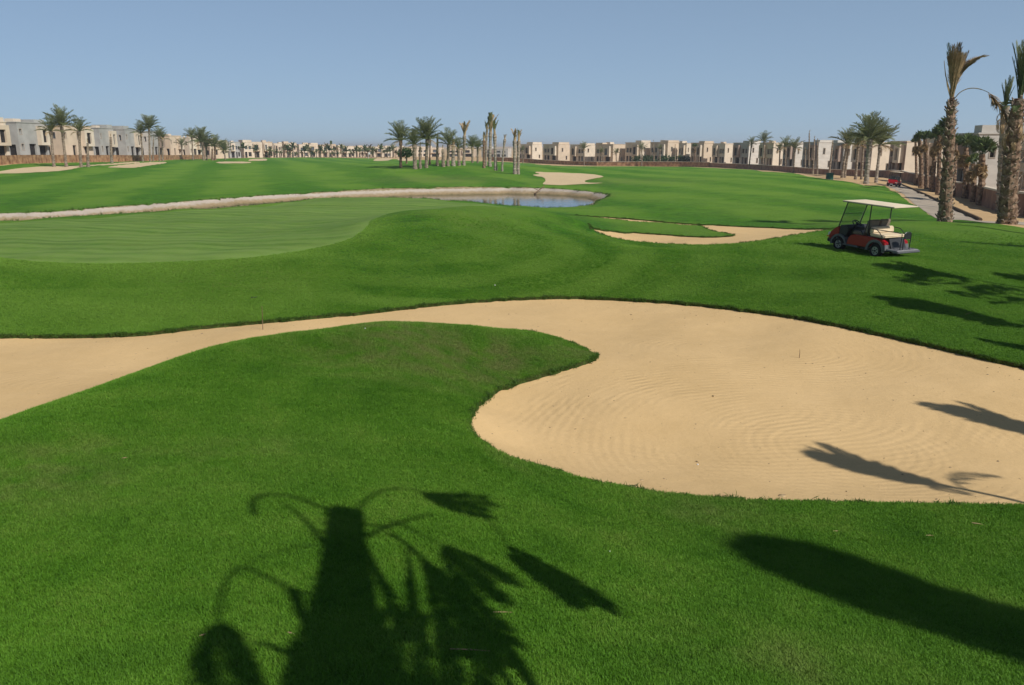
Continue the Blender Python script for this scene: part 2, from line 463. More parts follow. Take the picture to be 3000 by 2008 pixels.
def inside(poly, X, Y):
    X, Y = np.asarray(X), np.asarray(Y); r = np.zeros(X.shape, bool)
    x1, y1 = poly[:, 0], poly[:, 1]; x2, y2 = np.roll(x1, -1), np.roll(y1, -1)
    for a, b, c, d in zip(x1, y1, x2, y2):
        m = (b > Y) != (d > Y)
        if m.any(): r[m] ^= X[m] < (c - a) * (Y[m] - b) / (d - b) + a
    return r
def dist(poly, X, Y, closed=True):
    X, Y = np.asarray(X, float), np.asarray(Y, float); r = np.full(X.shape, 1e9)
    q = np.roll(poly, -1, 0) if closed else poly[1:]
    for (a, b), (c, d) in zip(poly, q):
        ex, ey = c - a, d - b; l2 = ex * ex + ey * ey + 1e-12
        t = np.clip(((X - a) * ex + (Y - b) * ey) / l2, 0, 1)
        r = np.minimum(r, (X - a - t * ex) ** 2 + (Y - b - t * ey) ** 2)
    return np.sqrt(r)

# ---- pond basin, carved into the ground
basin_far = hit(spline([(-250, 634), (0, 626), (150, 619), (300, 608), (500, 594), (700, 578), (900, 566), (1100, 554), (1300, 548.5), (1450, 548.5), (1550, 550), (1650, 555), (1740, 563), (1785, 570)], 6))
basin_right = hit(spline([(1778, 578), (1752, 588), (1738, 600)], 4))
basin_near = W((1690, 59), (1600, 55.5), (1500, 54.5), (1350, 57), (1200, 60), (1060, 61), (900, 56.5), (700, 50), (480, 47), (214, 43), (0, 40.5), (-300, 37))
BASIN = np.vstack([basin_far, basin_right, basin_near])
WATER_Z = -4.88
def carve(X, Y, z):
    X, Y, z = map(lambda a: np.array(a, float), (X, Y, z))
    m = (Y > 30) & (Y < 120); 
    if not m.any(): return z
    idx = np.nonzero(m.ravel())[0]
    xs, ys = X.ravel()[idx], Y.ravel()[idx]
    ins = inside(BASIN, xs, ys); idx, xs, ys = idx[ins], xs[ins], ys[ins]
    if len(idx) == 0: return z
    d = dist(BASIN, xs, ys)
    wob = .5 * np.sin(xs * 1.7) * np.sin(ys * 1.3 + xs * .6)
    f = np.clip(d / (2.6 + wob), 0, 1)
    zz = z.ravel().copy()
    tgt = -5.55
    zz[idx] += (.10 * np.sin(xs * 3.1 + 2 * np.sin(ys * 1.9)) * np.sin(ys * 2.7 + xs) + .06 * np.sin(xs * 7.3) * np.sin(ys * 6.1)) * np.clip(d / .4, 0, 1) * (d < 2.5)
    zz[idx] = np.minimum(zz[idx] - .16 * np.clip(d / .15, 0, 1), zz[idx] * (1 - f) + tgt * f)
    return zz.reshape(z.shape)
GZ = carve(GX, GY, GZ)
def ground(X, Y):
    X, Y = np.asarray(X, float), np.asarray(Y, float)
    t, s = ts(X, Y)
    return carve(X, Y, rbf(t, s).reshape(X.shape) + micro(X, Y))
def gz(X, Y): return float(ground(np.array([X]), np.array([Y]))[0])
def at(u, v):
    """point of the ground seen at a photo pixel, in world space"""
    X, Y = hit([(u, v)])[0]
    return Vector((X, Y, gz(X, Y) + CAM_Z))

# ---- outlines of the surfaces
tip = [(1500, 1341), (1430, 1306), (1390, 1277), (1376, 1248), (1385, 1203), (1428, 1158), (1492, 1124), (1599, 1092), (1685, 1066), (1738, 1049), (1748, 1040)]
NB_up = hit(spline([(-500, 990), (-250, 985), (0, 982), (128, 982), (299, 980), (427, 974), (555, 959), (726, 943), (855, 932), (1000, 919), (1085, 911), (1214, 896), (1385, 880), (1556, 871), (1684, 869), (1855, 876), (2000, 886), (2085, 894), (2299, 921), (2513, 961), (2726, 1008), (2876, 1042), (3000, 1072), (3200, 1130), (3450, 1230)], 10))
NB_right = W((3900, 14.0), (3900, 11.5))
NB_low = hit(spline([(3400, 1492), (3000, 1482), (2664, 1477), (2388, 1471), (2221, 1467), (2111, 1459), (2000, 1451), (1855, 1432), (1727, 1407), (1599, 1371)] + tip, 10))
NB_hid = W((1735, 16.9), (1700, 17.6), (1620, 18.3), (1513, 18.7), (1385, 18.6), (1200, 18.1), (1000, 17.4), (850, 16.8), (700, 15.9), (550, 15.0), (430, 14.3), (300, 13.3), (150, 12.1), (0, 11.2), (-150, 10.6), (-300, 10.2), (-560, 10.0))
NB_hid = spline(NB_hid, 8)
NEAR_BUNKER = np.vstack([NB_up, NB_right, NB_low, NB_hid])
B2_out = hit(spline([(1655, 630), (1760, 634.5), (1850, 641.5), (1950, 650), (2000, 654), (2128, 661), (2342, 670), (2446, 669)], 6))
B2_low = hit(spline([(2442, 672), (2342, 686), (2214, 707)], 6))
B2_hid = spline(W((2120, 33.0), (2000, 33.0), (1897, 33.4), (1812, 34.2), (1750, 35.4), (1722, 37)), 6)
B2_tng = hit([(1731, 673), (1790, 676), (1855, 680), (1930, 686), (2000, 691), (2064, 694), (2110, 693), (2146, 690), (2150, 688), (2120, 682), (2085, 676)])
B2_tg2 = spline(W((2040, 43.6), (1950, 44.8), (1850, 45.8), (1740, 47)), 5)
BUNKER2 = np.vstack([B2_out, B2_low, B2_hid, B2_tng, B2_tg2])
BUNKER3 = hit(spline([(1572, 505), (1660, 507.5), (1730, 511), (1768, 518), (1742, 524), (1715, 530), (1722, 536), (1765, 537), (1700, 541), (1640, 543), (1592, 541), (1598, 531), (1592, 521), (1562, 514), (1580, 511)], 5, True))
BUNKER4 = hit(spline([(-80, 513), (0, 503), (46, 495), (115, 489), (207, 487.5), (275, 484), (367, 477), (402, 475), (397, 479), (252, 488.5), (197, 499), (92, 507), (0, 509.5), (-80, 516)], 5, True))
BUNKER5 = hit(spline([(317, 491), (367, 483), (436, 476.5), (484, 476), (482, 479), (436, 486), (390, 492)], 5, True))
FAR_B = [hit(spline(p, 4, True)) for p in (
    [(641, 475), (726, 474.5), (726, 479), (644, 479)], [(728, 470), (740, 466.5), (778, 466), (778, 471), (735, 471.8)],
    [(1095, 469.5), (1107, 464.5), (1149, 463.8), (1137, 470.5), (1100, 472)], [(1165, 465.5), (1205, 466), (1210, 471), (1175, 472)])]
green_front = hit(spline([(-300, 740), (-100, 748), (43, 761), (128, 768), (299, 773), (470, 769), (641, 762), (769, 751), (897, 732), (1000, 709), (1043, 690), (1075, 665), (1085, 648), (1118, 633)], 8))
green_back = W((1200, 42), (1330, 46), (1460, 49), (1480, 50.6), (1390, 52.3), (1300, 54), (1162, 56.5), (1054, 58.5), (960, 57), (860, 53), (700, 47.4), (480, 44.8), (214, 40.5), (0, 37.9), (-300, 34.5))
GREEN = np.vstack([green_front, spline(green_back, 4)])
path_L = hit(spline([(2596, 540), (2603, 547), (2645, 569), (2677, 597), (2710, 620), (2739, 639)], 6))
path_end = W((2790, 43.5), (2900, 41), (3100, 38.5), (3400, 36.5), (3400, 40.0), (3100, 42.0), (2960, 43.8))
path_R = hit(spline([(2866, 647), (2793, 614), (2758, 597), (2687, 563), (2637, 542), (2618, 536)], 6))
PATH = np.vstack([path_L, path_end, path_R])
desert_near = hit([(3400, 715), (3000, 668), (2940, 659), (2870, 652)])
desert_edge = hit([(2591, 545), (2530, 544), (2503, 537), (2467, 530), (2423, 527), (2407, 523), (2347, 513)])
desert_far = W((2200, 236), (2000, 266), (1750, 281), (1550, 326), (1400, 330), (1200, 335), (900, 390), (700, 350), (560, 275), (480, 231), (300, 186), (0, 139), (-400, 120))
DESERT = np.vstack([desert_near, path_end[::-1][:4], path_L[::-1][:4], desert_edge, desert_far, [(-3000, 120), (-3000, 3000), (3000, 3000), (3000, 33)]])

# ---- one triangulation, cut along every outline
in_t = np.concatenate([np.arange(-1.6, -.74, .06), np.arange(-.72, .7201, .0085), np.arange(.76, 1.601, .06)])
in_s = np.concatenate([np.arange(math.log(3.4), 2.55, .06), np.arange(2.56, 4.62, .0085), np.arange(4.63, 5.8, .016), np.arange(5.84, 7.34, .07)])
tt, ss = np.meshgrid(in_t, in_s, indexing='ij')
tt, ss = tt.ravel(), ss.ravel()
jit = NR.uniform(-.0015, .0015, (2, len(tt)))
tt, ss = tt + jit[0], ss + jit[1]
OUT = [('near_bunker', NEAR_BUNKER, .0035, .0007), ('b2', BUNKER2, .004, .0008), ('b3', BUNKER3, .004, 0), ('b4', BUNKER4, .004, 0), ('b5', BUNKER5, .004, 0),
       ('f0', FAR_B[0], .01, 0), ('f1', FAR_B[1], .01, 0), ('f2', FAR_B[2], .01, 0), ('f3', FAR_B[3], .01, 0),
       ('green', GREEN, .006, 0), ('basin', BASIN, .006, .001), ('path', PATH, .006, 0), ('desert', DESERT, .012, .0015)]
polys_ts, vert, edges = {}, [], []
for name, poly, step, rag in OUT:
    t, s = ts(poly[:, 0], poly[:, 1])
    q = []
    for i in range(len(t)):
        j = (i + 1) % len(t)
        L_ = math.hypot(t[j] - t[i], s[j] - s[i]); m = max(1, int(L_ / step))
        for k in range(m):
            f = k / m
            q.append((t[i] + (t[j] - t[i]) * f, s[i] + (s[j] - s[i]) * f))
    q = np.array(q)
    if rag:
        q = q + NR.normal(0, rag, q.shape) * (.7 + .6 * np.sin(np.arange(len(q)) * .37))[:, None]
    dd = np.hypot(*(q - np.roll(q, 1, 0)).T)
    q = q[dd > 5e-4]
    q[:, 0] = np.clip(q[:, 0], -1.58, 1.58); q[:, 1] = np.clip(q[:, 1], None, 7.28)
    polys_ts[name] = q
    b = len(vert)
    vert += [Vector(p) for p in q]
    edges += [(b + i, b + (i + 1) % len(q)) for i in range(len(q))]
allb = np.array([tuple(v) for v in vert])
cell = {}
for p in allb: cell[(round(p[0] / .0045), round(p[1] / .0045))] = 1
free = [i for i in range(len(tt)) if (round(tt[i] / .0045), round(ss[i] / .0045)) not in cell]
vert += [Vector((tt[i], ss[i])) for i in free]
ov, oe, of, *_ = delaunay_2d_cdt(vert, edges, [], 0, 1e-6, False)
VT = np.array([tuple(v) for v in ov]); TR = np.array([f for f in of if len(f) == 3])
ar = np.cross(VT[TR[:, 1]] - VT[TR[:, 0]], VT[TR[:, 2]] - VT[TR[:, 0]])
TR[ar < 0] = TR[ar < 0][:, ::-1]; TR = TR[np.abs(ar) > 1e-12]
VX, VY = ts_inv(VT[:, 0], VT[:, 1])
VZ = ground(VX, VY) + CAM_Z
cen = VT[TR].mean(1)
reg = np.zeros(len(TR), int)                 # 0 rough grass
R_ID = {'desert': 1, 'green': 2, 'basin': 3, 'path': 4, 'near_bunker': 5, 'b2': 6, 'b3': 7, 'b4': 8, 'b5': 9, 'f0': 10, 'f1': 11, 'f2': 12, 'f3': 13}
for k, i in R_ID.items(): reg[inside(polys_ts[k], cen[:, 0], cen[:, 1])] = i

def attr_float(me, name, data):
    a = me.attributes.new(name, 'FLOAT', 'POINT'); a.data.foreach_set('value', np.asarray(data, np.float32))
def sheet(name, tri, mats, dz=0.0, skirt=None, label=None):
    used = np.unique(tri); mp = np.full(len(VX), -1); mp[used] = np.arange(len(used))
    v = np.column_stack([VX[used], VY[used], VZ[used] + dz]); f = mp[tri]
    sk_v, sk_f = [], []
    if skirt is not None:                     # the turf lip: the edge of the grass drops down to the sand
        e = np.vstack([skirt[:, [0, 1]], skirt[:, [1, 2]], skirt[:, [2, 0]]])
        own = set(map(tuple, np.sort(np.vstack([tri[:, [0, 1]], tri[:, [1, 2]], tri[:, [2, 0]]]), 1)))
        key = np.sort(e, 1); b = len(v)
        for (i, j), k in zip(e, map(tuple, key)):
            if k in own:
                for q in (i, j):
                    sk_v.append((VX[q], VY[q], VZ[q])); 
                for q in (j, i): sk_v.append((VX[q], VY[q], VZ[q] - .22))
                n0 = b + len(sk_v) - 4
                sk_f.append((n0 + 1, n0, n0 + 3, n0 + 2))
    me = bpy.data.meshes.new(name)
    me.from_pydata([tuple(p) for p in v] + sk_v, [], [tuple(map(int, q)) for q in f] + sk_f)
    me.polygons.foreach_set('use_smooth', [True] * len(f) + [False] * len(sk_f))
    me.materials.append(mats)
    o = link(name, me); tag(o, label, None, None, 'structure')
    return o, used, len(sk_v)

M_rough = grass_mat('rough_grass', (.023, .112, .003), (.082, .252, .007), (.150, .270, .024), (.165, .160, .050),
                    stripes=[(.95, .30, 5.5, .7)], bumpd=.035)
M_green = grass_mat('green_grass', (.070, .150, .014), (.102, .194, .024), (.155, .245, .046), (.23, .24, .09),
                    stripes=[(.05, 1.0, .55, .55), (.06, 1.0, 2.3, .35)], bumpd=.006)
_rc = [hit([p])[0] for p in ((2560, 1290), (2150, 1180), (2050, 1050), (1790, 1075), (2900, 1560), (250, 1120))]
M_sand = sand_mat('bunker_sand', (.515, .340, .152), (.65, .44, .212),
                  [(_rc[0][0] - .6, _rc[0][1] - .2, .6, 6.0, .9), (_rc[1][0], _rc[1][1], .4, 4.0, .6), (_rc[3][0], _rc[3][1], .1, 1.9, .8), (_rc[2][0] + 2, _rc[2][1] + 1, .5, 3.2, .7), (_rc[5][0], _rc[5][1], .3, 3, .7)])
M_fsand = sand_mat('pale_bunker_sand', (.52, .38, .21), (.62, .46, .27))
M_desert = sand_mat('desert_sand', (.40, .255, .12), (.56, .38, .20))
M_bank, nt, out = new_mat('bank_stone')
p = nt.nodes.new('ShaderNodeBsdfPrincipled'); p.inputs['Roughness'].default_value = .95; p.inputs['Specular IOR Level'].default_value = .1
g = nt.nodes.new('ShaderNodeNewGeometry'); sx = nt.nodes.new('ShaderNodeSeparateXYZ'); nt.links.new(g.outputs['Position'], sx.inputs[0])
nz = nt.nodes.new('ShaderNodeTexNoise'); nz.inputs['Scale'].default_value = 3.2; nz.inputs['Detail'].default_value = 8; nz.inputs['Roughness'].default_value = .75; nt.links.new(g.outputs['Position'], nz.inputs[0])
ad = nt.nodes.new('ShaderNodeMath'); ad.operation = 'MULTIPLY_ADD'; nt.links.new(nz.outputs[0], ad.inputs[0]); ad.inputs[1].default_value = .55; nt.links.new(sx.outputs[2], ad.inputs[2])
mr = nt.nodes.new('ShaderNodeMapRange'); mr.inputs[1].default_value = .36; mr.inputs[2].default_value = .98; nt.links.new(ad.outputs[0], mr.inputs[0])
cr = nt.nodes.new('ShaderNodeValToRGB'); cr.color_ramp.elements[0].color = (.15, .12, .06, 1); cr.color_ramp.elements[1].color = (.27, .21, .11, 1)
for pos_, c_ in ((.30, (.30, .215, .115)), (.50, (.34, .26, .16)), (.60, (.42, .34, .26)), (.9, (.47, .39, .31))):
    e_ = cr.color_ramp.elements.new(pos_); e_.color = (*c_, 1)
nt.links.new(mr.outputs[0], cr.inputs[0]); nt.links.new(cr.outputs[0], p.inputs['Base Color'])
bp = nt.nodes.new('ShaderNodeBump'); bp.inputs['Distance'].default_value = .07; nt.links.new(nz.outputs[0], bp.inputs['Height']); nt.links.new(bp.outputs[0], p.inputs['Normal']); nt.links.new(p.outputs[0], out.inputs[0])
M_conc = mat('path_concrete', (.37, .30, .22), .9, .18, .6, .004, 40)

lipped = np.isin(reg, [5, 6])
g0, used0, nsk = sheet('grass_ground', TR[reg == 0], M_rough, skirt=None)
ux, uy, uz = VX[used0], VY[used0], VZ[used0]
def proj_uv(x, y, z):
    zr = z - CAM_Z
    dep = y * CP - zr * SP
    return 1500 + F_PX * x / dep, 1004 - F_PX * (y * SP + zr * CP) / dep
lite = np.zeros(len(ux)); dry = np.zeros(len(ux))
# mown fairways are paler than the rough: soft-edged areas on the ground
def area(px): return hit(spline(px, 5, True))
FW_R = area([(1880, 500), (2060, 496), (2250, 505), (2380, 530), (2470, 560), (2500, 600), (2480, 640), (2350, 660), (2150, 650), (1960, 640), (1850, 610), (1800, 570), (1830, 530)])
FW_L = area([(-200, 540), (0, 530), (200, 515), (500, 496), (700, 482), (950, 476), (1150, 480), (1250, 500), (1150, 525), (900, 545), (600, 560), (300, 580), (0, 598), (-200, 605)])
for poly, soft, amt in ((FW_R, 9, .62), (FW_L, 16, .5)):
    d = dist(poly, ux, uy); i = inside(poly, ux, uy)
    lite = np.maximum(lite, amt * np.clip(.25 + np.where(i, d, -d) / soft, 0, 1))
dg = dist(GREEN, ux, uy)
lite = np.maximum(lite, .95 * np.exp(-(dg / 1.3) ** 2))
lite = np.maximum(lite, .16)
band = hit(spline([(-200, 856), (0, 850), (300, 846), (520, 842), (700, 836), (820, 826), (900, 830), (930, 900)], 4)); band = np.vstack([band, hit([(726, 940), (427, 972), (0, 980), (-200, 985)])])
lite = np.maximum(lite, .42 * np.clip(np.where(inside(band, ux, uy), dist(band, ux, uy), 0) / .25, 0, 1))
m0 = hit([(1215, 705)])[0]; rm = np.hypot((ux - m0[0]) * .9, uy - m0[1]); ring = np.clip(1 - np.abs(rm - 6.5) / 6.5, 0, 1) * np.clip((ux - m0[0] + 3) / 3, 0, 1)
lite = np.clip(lite + .5 * ring * np.tanh(2.2 * np.sin(rm * 2 * math.pi / 2.3)), 0, 1)
for (u, v, r, a) in ((1240, 1010, 1.2, 1.), (1480, 1060, .9, .9), (1180, 1040, 1.0, .8), (1420, 1080, .9, .8), (1100, 1030, 1.0, .6), (150, 1390, .8, .6), (1700, 1030, .6, .8),
                     (1600, 1330, .5, .4), (1400, 660, 1.3, .3), (1330, 640, 1.5, .25), (680, 815, 1.6, .5), (2250, 1250, .1, 0), (1280, 525, 6, .7), (1800, 530, 8, .5), (2100, 1620, .6, .3)):
    x0, y0 = hit([(u, v)])[0]
    dry = np.maximum(dry, a * np.exp(-((ux - x0) ** 2 + (uy - y0) ** 2) / (2 * r * r)))
dry = np.maximum(dry, .10 + .75 * np.exp(-(dist(BASIN, ux, uy) / .35) ** 2))
pad = np.zeros(nsk)
attr_float(g0.data, 'lite', np.r_[lite, pad]); attr_float(g0.data, 'dry', np.r_[dry, pad])
g2, used2, _ = sheet('putting_green', TR[reg == 2], M_green)
xx, yy = VX[used2], VY[used2]
attr_float(g2.data, 'lite', .2 + .7 * np.exp(-(dist(GREEN, xx, yy) / .5) ** 2)); attr_float(g2.data, 'dry', np.full(len(xx), .15))
sheet('desert_ground', TR[reg == 1], M_desert)
sheet('pond_bank', TR[reg == 3], M_bank)
sheet('cart_path', TR[reg == 4], M_conc, dz=.015)
sheet('sand_bunker', TR[reg == 5], M_sand, dz=-.09)
M_edge = mat('turf_edge', (.075, .060, .022), .95, .5, 9, col2=(.06, .10, .02))
def edge_strip(name, a, c, drop):                # the cut turf edge standing above the sand
    ed = lambda T: {tuple(e) for e in np.sort(np.vstack([T[:, [0, 1]], T[:, [1, 2]], T[:, [2, 0]]]), 1).tolist()}
    b = MB()
    for i, j in ed(TR[a]) & ed(TR[c]):
        p, q = (VX[i], VY[i], VZ[i]), (VX[j], VY[j], VZ[j])
        b.quad(p, q, (q[0], q[1], q[2] - drop), (p[0], p[1], p[2] - drop))
    tag(link(name, b.mesh(name, M_edge, fix=False)), kind='structure')
edge_strip('turf_edge', reg == 0, reg == 5, .20)
edge_strip('turf_edge', reg == 0, reg == 6, .12)
for r, nm in ((6, 'sand_bunker'), (7, 'sand_bunker'), (8, 'sand_bunker'), (9, 'sand_bunker'), (10, 'sand_bunker'), (11, 'sand_bunker'), (12, 'sand_bunker'), (13, 'sand_bunker')):
    sheet(nm, TR[reg == r], M_sand if r == 6 else M_fsand, dz=-.05 if r == 6 else .03)
# water
m, nt, out = new_mat('pond_water')
p = nt.nodes.new('ShaderNodeBsdfPrincipled'); p.inputs['Base Color'].default_value = (.030, .045, .035, 1)
p.inputs['Roughness'].default_value = .04; p.inputs['IOR'].default_value = 1.333
nz = nt.nodes.new('ShaderNodeTexNoise'); nz.inputs['Scale'].default_value = 1.6
g = nt.nodes.new('ShaderNodeNewGeometry'); nt.links.new(g.outputs['Position'], nz.inputs[0])
bp = nt.nodes.new('ShaderNodeBump'); bp.inputs['Distance'].default_value = .016
nt.links.new(nz.outputs[0], bp.inputs['Height']); nt.links.new(bp.outputs[0], p.inputs['Normal']); nt.links.new(p.outputs[0], out.inputs[0])
b = MB(); wp = BASIN
b.add([(x, y, WATER_Z + CAM_Z) for x, y in wp], [tuple(range(len(wp)))])
me = b.mesh('pond_water', m, fix=False)
bm = bmesh.new(); bm.from_mesh(me); bmesh.ops.triangulate(bm, faces=bm.faces); bmesh.ops.recalc_face_normals(bm, faces=bm.faces)
if sum(f.normal.z for f in bm.faces) < 0: bmesh.ops.reverse_faces(bm, faces=bm.faces)
bm.to_mesh(me); bm.free()
tag(link('pond_water', me), kind='structure')
b = MB(); b.box(-9000, 9000, -300, 16000, -3.0, -1.9)
tag(b.build('desert_plain', M_desert), kind='structure')


# thin desert haze over the whole place
m, nt, out = new_mat('haze_air')
pv = nt.nodes.new('ShaderNodeVolumePrincipled'); pv.inputs['Color'].default_value = (.95, .95, .95, 1); pv.inputs['Density'].default_value = .0003; pv.inputs['Anisotropy'].default_value = .2
nt.links.new(pv.outputs[0], out.inputs['Volume'])
b = MB(); b.box(-9300, 9300, -320, 16300, -4.2, 19)
tag(b.build('haze', m), kind='stuff')
# ------------------------------------------------------------------ walls and houses
M_beige = mat('render_beige', (.58, .455, .325), .9, .1, .5, .004, 20)
M_cream = mat('render_cream', (.64, .53, .40), .9, .1, .5, .004, 20)
M_grey = mat('concrete_grey', (.36, .345, .31), .9, .14, .6, .004, 15)
M_white = mat('block_white', (.54, .49, .42), .9, .1, .6, .004, 15, stretch=(1, 1, 3))
M_brown = mat('render_brown_shade', (.34, .25, .195), .9, .12, .6, .004, 15)  # brown for bays, and for front walls as painted shade
M_dark = mat('dark_opening', (.03, .026, .024), .6, .2, 1)  # near-black sheet for the unlit space behind openings, shade put into colour
M_glass = mat('window_glass', (.09, .10, .11), .15, .2, 1, spec=.5)
M_frame = mat('window_frame', (.45, .38, .30), .7, .1, 2)
M_wallr = mat('boundary_stone', (.33, .155, .075), .95, .45, 1.1, .02, 5, col2=(.50, .29, .15))
M_walld = mat('boundary_brown', (.30, .165, .105), .95, .3, 1.0, .02, 5)
M_cap = mat('coping_pale', (.60, .50, .37), .9, .1, 2)

def facade(mb, o, ex, n, W_, H, ops, dep):
    """a wall face from o along ex (unit), height H, outward normal n, openings cut in and set back"""
    o, ex, n = Vector(o), Vector(ex), Vector(n)
    up = Vector((0, 0, 1))
    xs = sorted({0, W_, *[q for a in ops for q in a[:2]]}); zs = sorted({0, H, *[q for a in ops for q in a[2:4]]})
    pt = lambda x, z, d=0: o + ex * x + up * z - n * d
    for x0, x1 in zip(xs, xs[1:]):
        for z0, z1 in zip(zs, zs[1:]):
            xm, zm = (x0 + x1) / 2, (z0 + z1) / 2
            if any(a[0] < xm < a[1] and a[2] < zm < a[3] for a in ops): continue
            mb.quad(pt(x0, z0), pt(x1, z0), pt(x1, z1), pt(x0, z1))
    for a in ops:
        x0, x1, z0, z1 = a[:4]
        mb.quad(pt(x0, z0), pt(x0, z0, dep), pt(x0, z1, dep), pt(x0, z1)); mb.quad(pt(x1, z0), pt(x1, z1), pt(x1, z1, dep), pt(x1, z0, dep))
        mb.quad(pt(x0, z1), pt(x0, z1, dep), pt(x1, z1, dep), pt(x1, z1)); mb.quad(pt(x0, z0), pt(x1, z0), pt(x1, z0, dep), pt(x0, z0, dep))

def opening_parts(root, o, ex, n, ops, dep, detail):
    o, ex, n = Vector(o), Vector(ex), Vector(n); up = Vector((0, 0, 1))
    for a in ops:
        x0, x1, z0, z1, kind = a
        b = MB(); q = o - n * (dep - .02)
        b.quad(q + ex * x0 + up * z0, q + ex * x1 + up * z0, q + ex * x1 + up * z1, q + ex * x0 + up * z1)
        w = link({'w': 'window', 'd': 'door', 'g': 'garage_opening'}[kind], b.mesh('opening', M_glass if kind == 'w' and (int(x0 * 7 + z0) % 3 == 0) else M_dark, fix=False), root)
        if detail and kind == 'w':
            f = MB(); t = .09; s = -.03
            for (p, q_, r, u_) in ((x0 - t, x1 + t, z1, z1 + t), (x0 - t, x1 + t, z0 - t, z0), (x0 - t, x0, z0, z1), (x1, x1 + t, z0, z1)):
                A_ = [o + n * d + ex * x + up * z for d in (-.02, .05) for x, z in ((p, r), (q_, r), (q_, u_), (p, u_))]
                f.add(A_, [(0, 1, 2, 3), (4, 7, 6, 5), (0, 4, 5, 1), (1, 5, 6, 2), (2, 6, 7, 3), (3, 7, 4, 0)])
            f.build('window_frame', M_frame, w)

def house(u0, u1, Y, vtop, style, yaw, label, group, seed=None, detail=True):
    rnd = random.Random(seed if seed is not None else int(u0 * 3 + Y))
    uc = (u0 + u1) / 2
    X, Y = W((uc, Y))[0]
    zg = gz(X, Y)
    ztop = kv(vtop) * Y
    H = max(4.5, ztop - zg)
    a = math.atan2(X, Y); ph = math.radians(yaw)
    e = (math.cos(a), -math.sin(a))
    fx = abs(e[0] * math.cos(ph) + e[1] * math.sin(ph)); dx = abs(-e[0] * math.sin(ph) + e[1] * math.cos(ph))
    width = (u1 - u0) / F_PX * math.hypot(X, Y)
    W_ = .95 * width / (fx + .75 * dx); D = .75 * W_
    fn = Vector((math.sin(ph), -math.cos(ph), 0))
    root = empty('house', (X - fn.x * -0, Y, zg + CAM_Z - .3), (0, 0, ph))
    tag(root, label, 'house', group)
    H += .3
    main, front, bayc = {'grey': (M_grey, M_grey, M_cream), 'beige': (M_beige, M_beige, M_cream), 'cream': (M_cream, M_cream, M_beige), 'white': (M_white, M_grey, M_brown), 'brown': (M_cream, M_brown, M_cream)}[style]  # grey and brown fronts on paler bodies put facade shade into the colour
    x0, x1, y0, y1 = -W_ / 2, W_ / 2, -D / 2, D / 2
    up = H * .56; lw = H * .40
    k = W_ / 12.0
    wops = []
    # the front: bay on one side, doors below, windows above
    bs = 1 if rnd.random() < .5 else -1
    bx0, bx1 = (W_ * .52, W_ * .88) if bs > 0 else (W_ * .12, W_ * .48)
    ox = W_ * .08 if bs > 0 else W_ * .58
    wops = [(ox, ox + W_ * .14, up, up + H * .2, 'w'), (ox + W_ * .2, ox + W_ * .32, up, up + H * .2, 'w'),
            (ox, ox + W_ * .12, .3, lw, 'd'), (ox + W_ * .18, ox + W_ * .34, .3 + H * .08, lw - .1, 'w'), (bx0 + W_ * .05, bx1 - W_ * .05, .35, lw, 'g')]
    eops = [(D * .62, D * .88, .3, H * .36, 'g'), (D * .12, D * .24, H * .62, H * .80, 'w'), (D * .14, D * .26, H * .16, H * .34, 'w')] if rnd.random() < .6 else \
           [(D * .2, D * .36, H * .60, H * .8, 'w'), (D * .62, D * .76, H * .6, H * .8, 'w'), (D * .3, D * .52, .3, H * .34, 'd')]
    e2 = [(D * .3, D * .42, H * .6, H * .8, 'w'), (D * .66, D * .78, H * .15, H * .36, 'w')]
    if group.endswith('left wall'):
        bx0, bx1 = W_ * .64, W_ * .96
        wops = [(W_ * .06, W_ * .14, H * .66, H * .82, 'w'), (W_ * .07, W_ * .15, H * .2, H * .38, 'w'), (W_ * .34, W_ * .57, .35, H * .38, 'g'), (W_ * .67, W_ * .93, .35, H * .43, 'g')]
        if style == 'beige': wops = [(W_ * .05, W_ * .13, H * .6, H * .8, 'w'), (W_ * .30, W_ * .42, .35, H * .38, 'd'), (W_ * .48, W_ * .56, H * .58, H * .8, 'w'), (W_ * .70, W_ * .82, H * .1, H * .36, 'w')]
    z0 = 1.45 if group.endswith('left wall') else .9 if group.endswith('right wall') else 0
    lift_ = lambda ops: [(a, b_, z0 + c * (H - z0) / H, z0 + d_ * (H - z0) / H, k_) for a, b_, c, d_, k_ in ops]
    wops, eops, e2 = lift_(wops), lift_(eops), lift_(e2)
    m1, m2 = MB(), MB()
    dep = .45
    facade(m2, (x0, y0, 0), (1, 0, 0), (0, -1, 0), W_, H, wops, dep)
    facade(m1, (x0, y1, 0), (0, -1, 0), (-1, 0, 0), D, H, eops, dep)
    facade(m1, (x1, y0, 0), (0, 1, 0), (1, 0, 0), D, H, e2, dep)
    m1.quad((x1, y1, 0), (x0, y1, 0), (x0, y1, H), (x1, y1, H))
    m1.quad((x0, y0, H - .25), (x1, y0, H - .25), (x1, y1, H - .25), (x0, y1, H - .25))
    link('side_wall', m1.mesh('side_wall', main, fix=False), root)
    link('front_wall', m2.mesh('front_wall', front, fix=False), root)
    opening_parts(root, (x0, y0, 0), (1, 0, 0), (0, -1, 0), wops, dep, detail)
    opening_parts(root, (x0, y1, 0), (0, -1, 0), (-1, 0, 0), eops, dep, detail)
    opening_parts(root, (x1, y0, 0), (0, 1, 0), (1, 0, 0), e2, dep, detail)
    # projecting upper bay with its own opening
    b = MB(); pz0, pz1, pd = H * .46, H * .93, .9
    bw = bx1 - bx0
    bo = [(bw * .24, bw * .70, H * .07, H * .37, 'w')]
    ob = (x0 + bx0, y0 - pd, pz0)
    facade(b, ob, (1, 0, 0), (0, -1, 0), bw, pz1 - pz0, bo, .4)
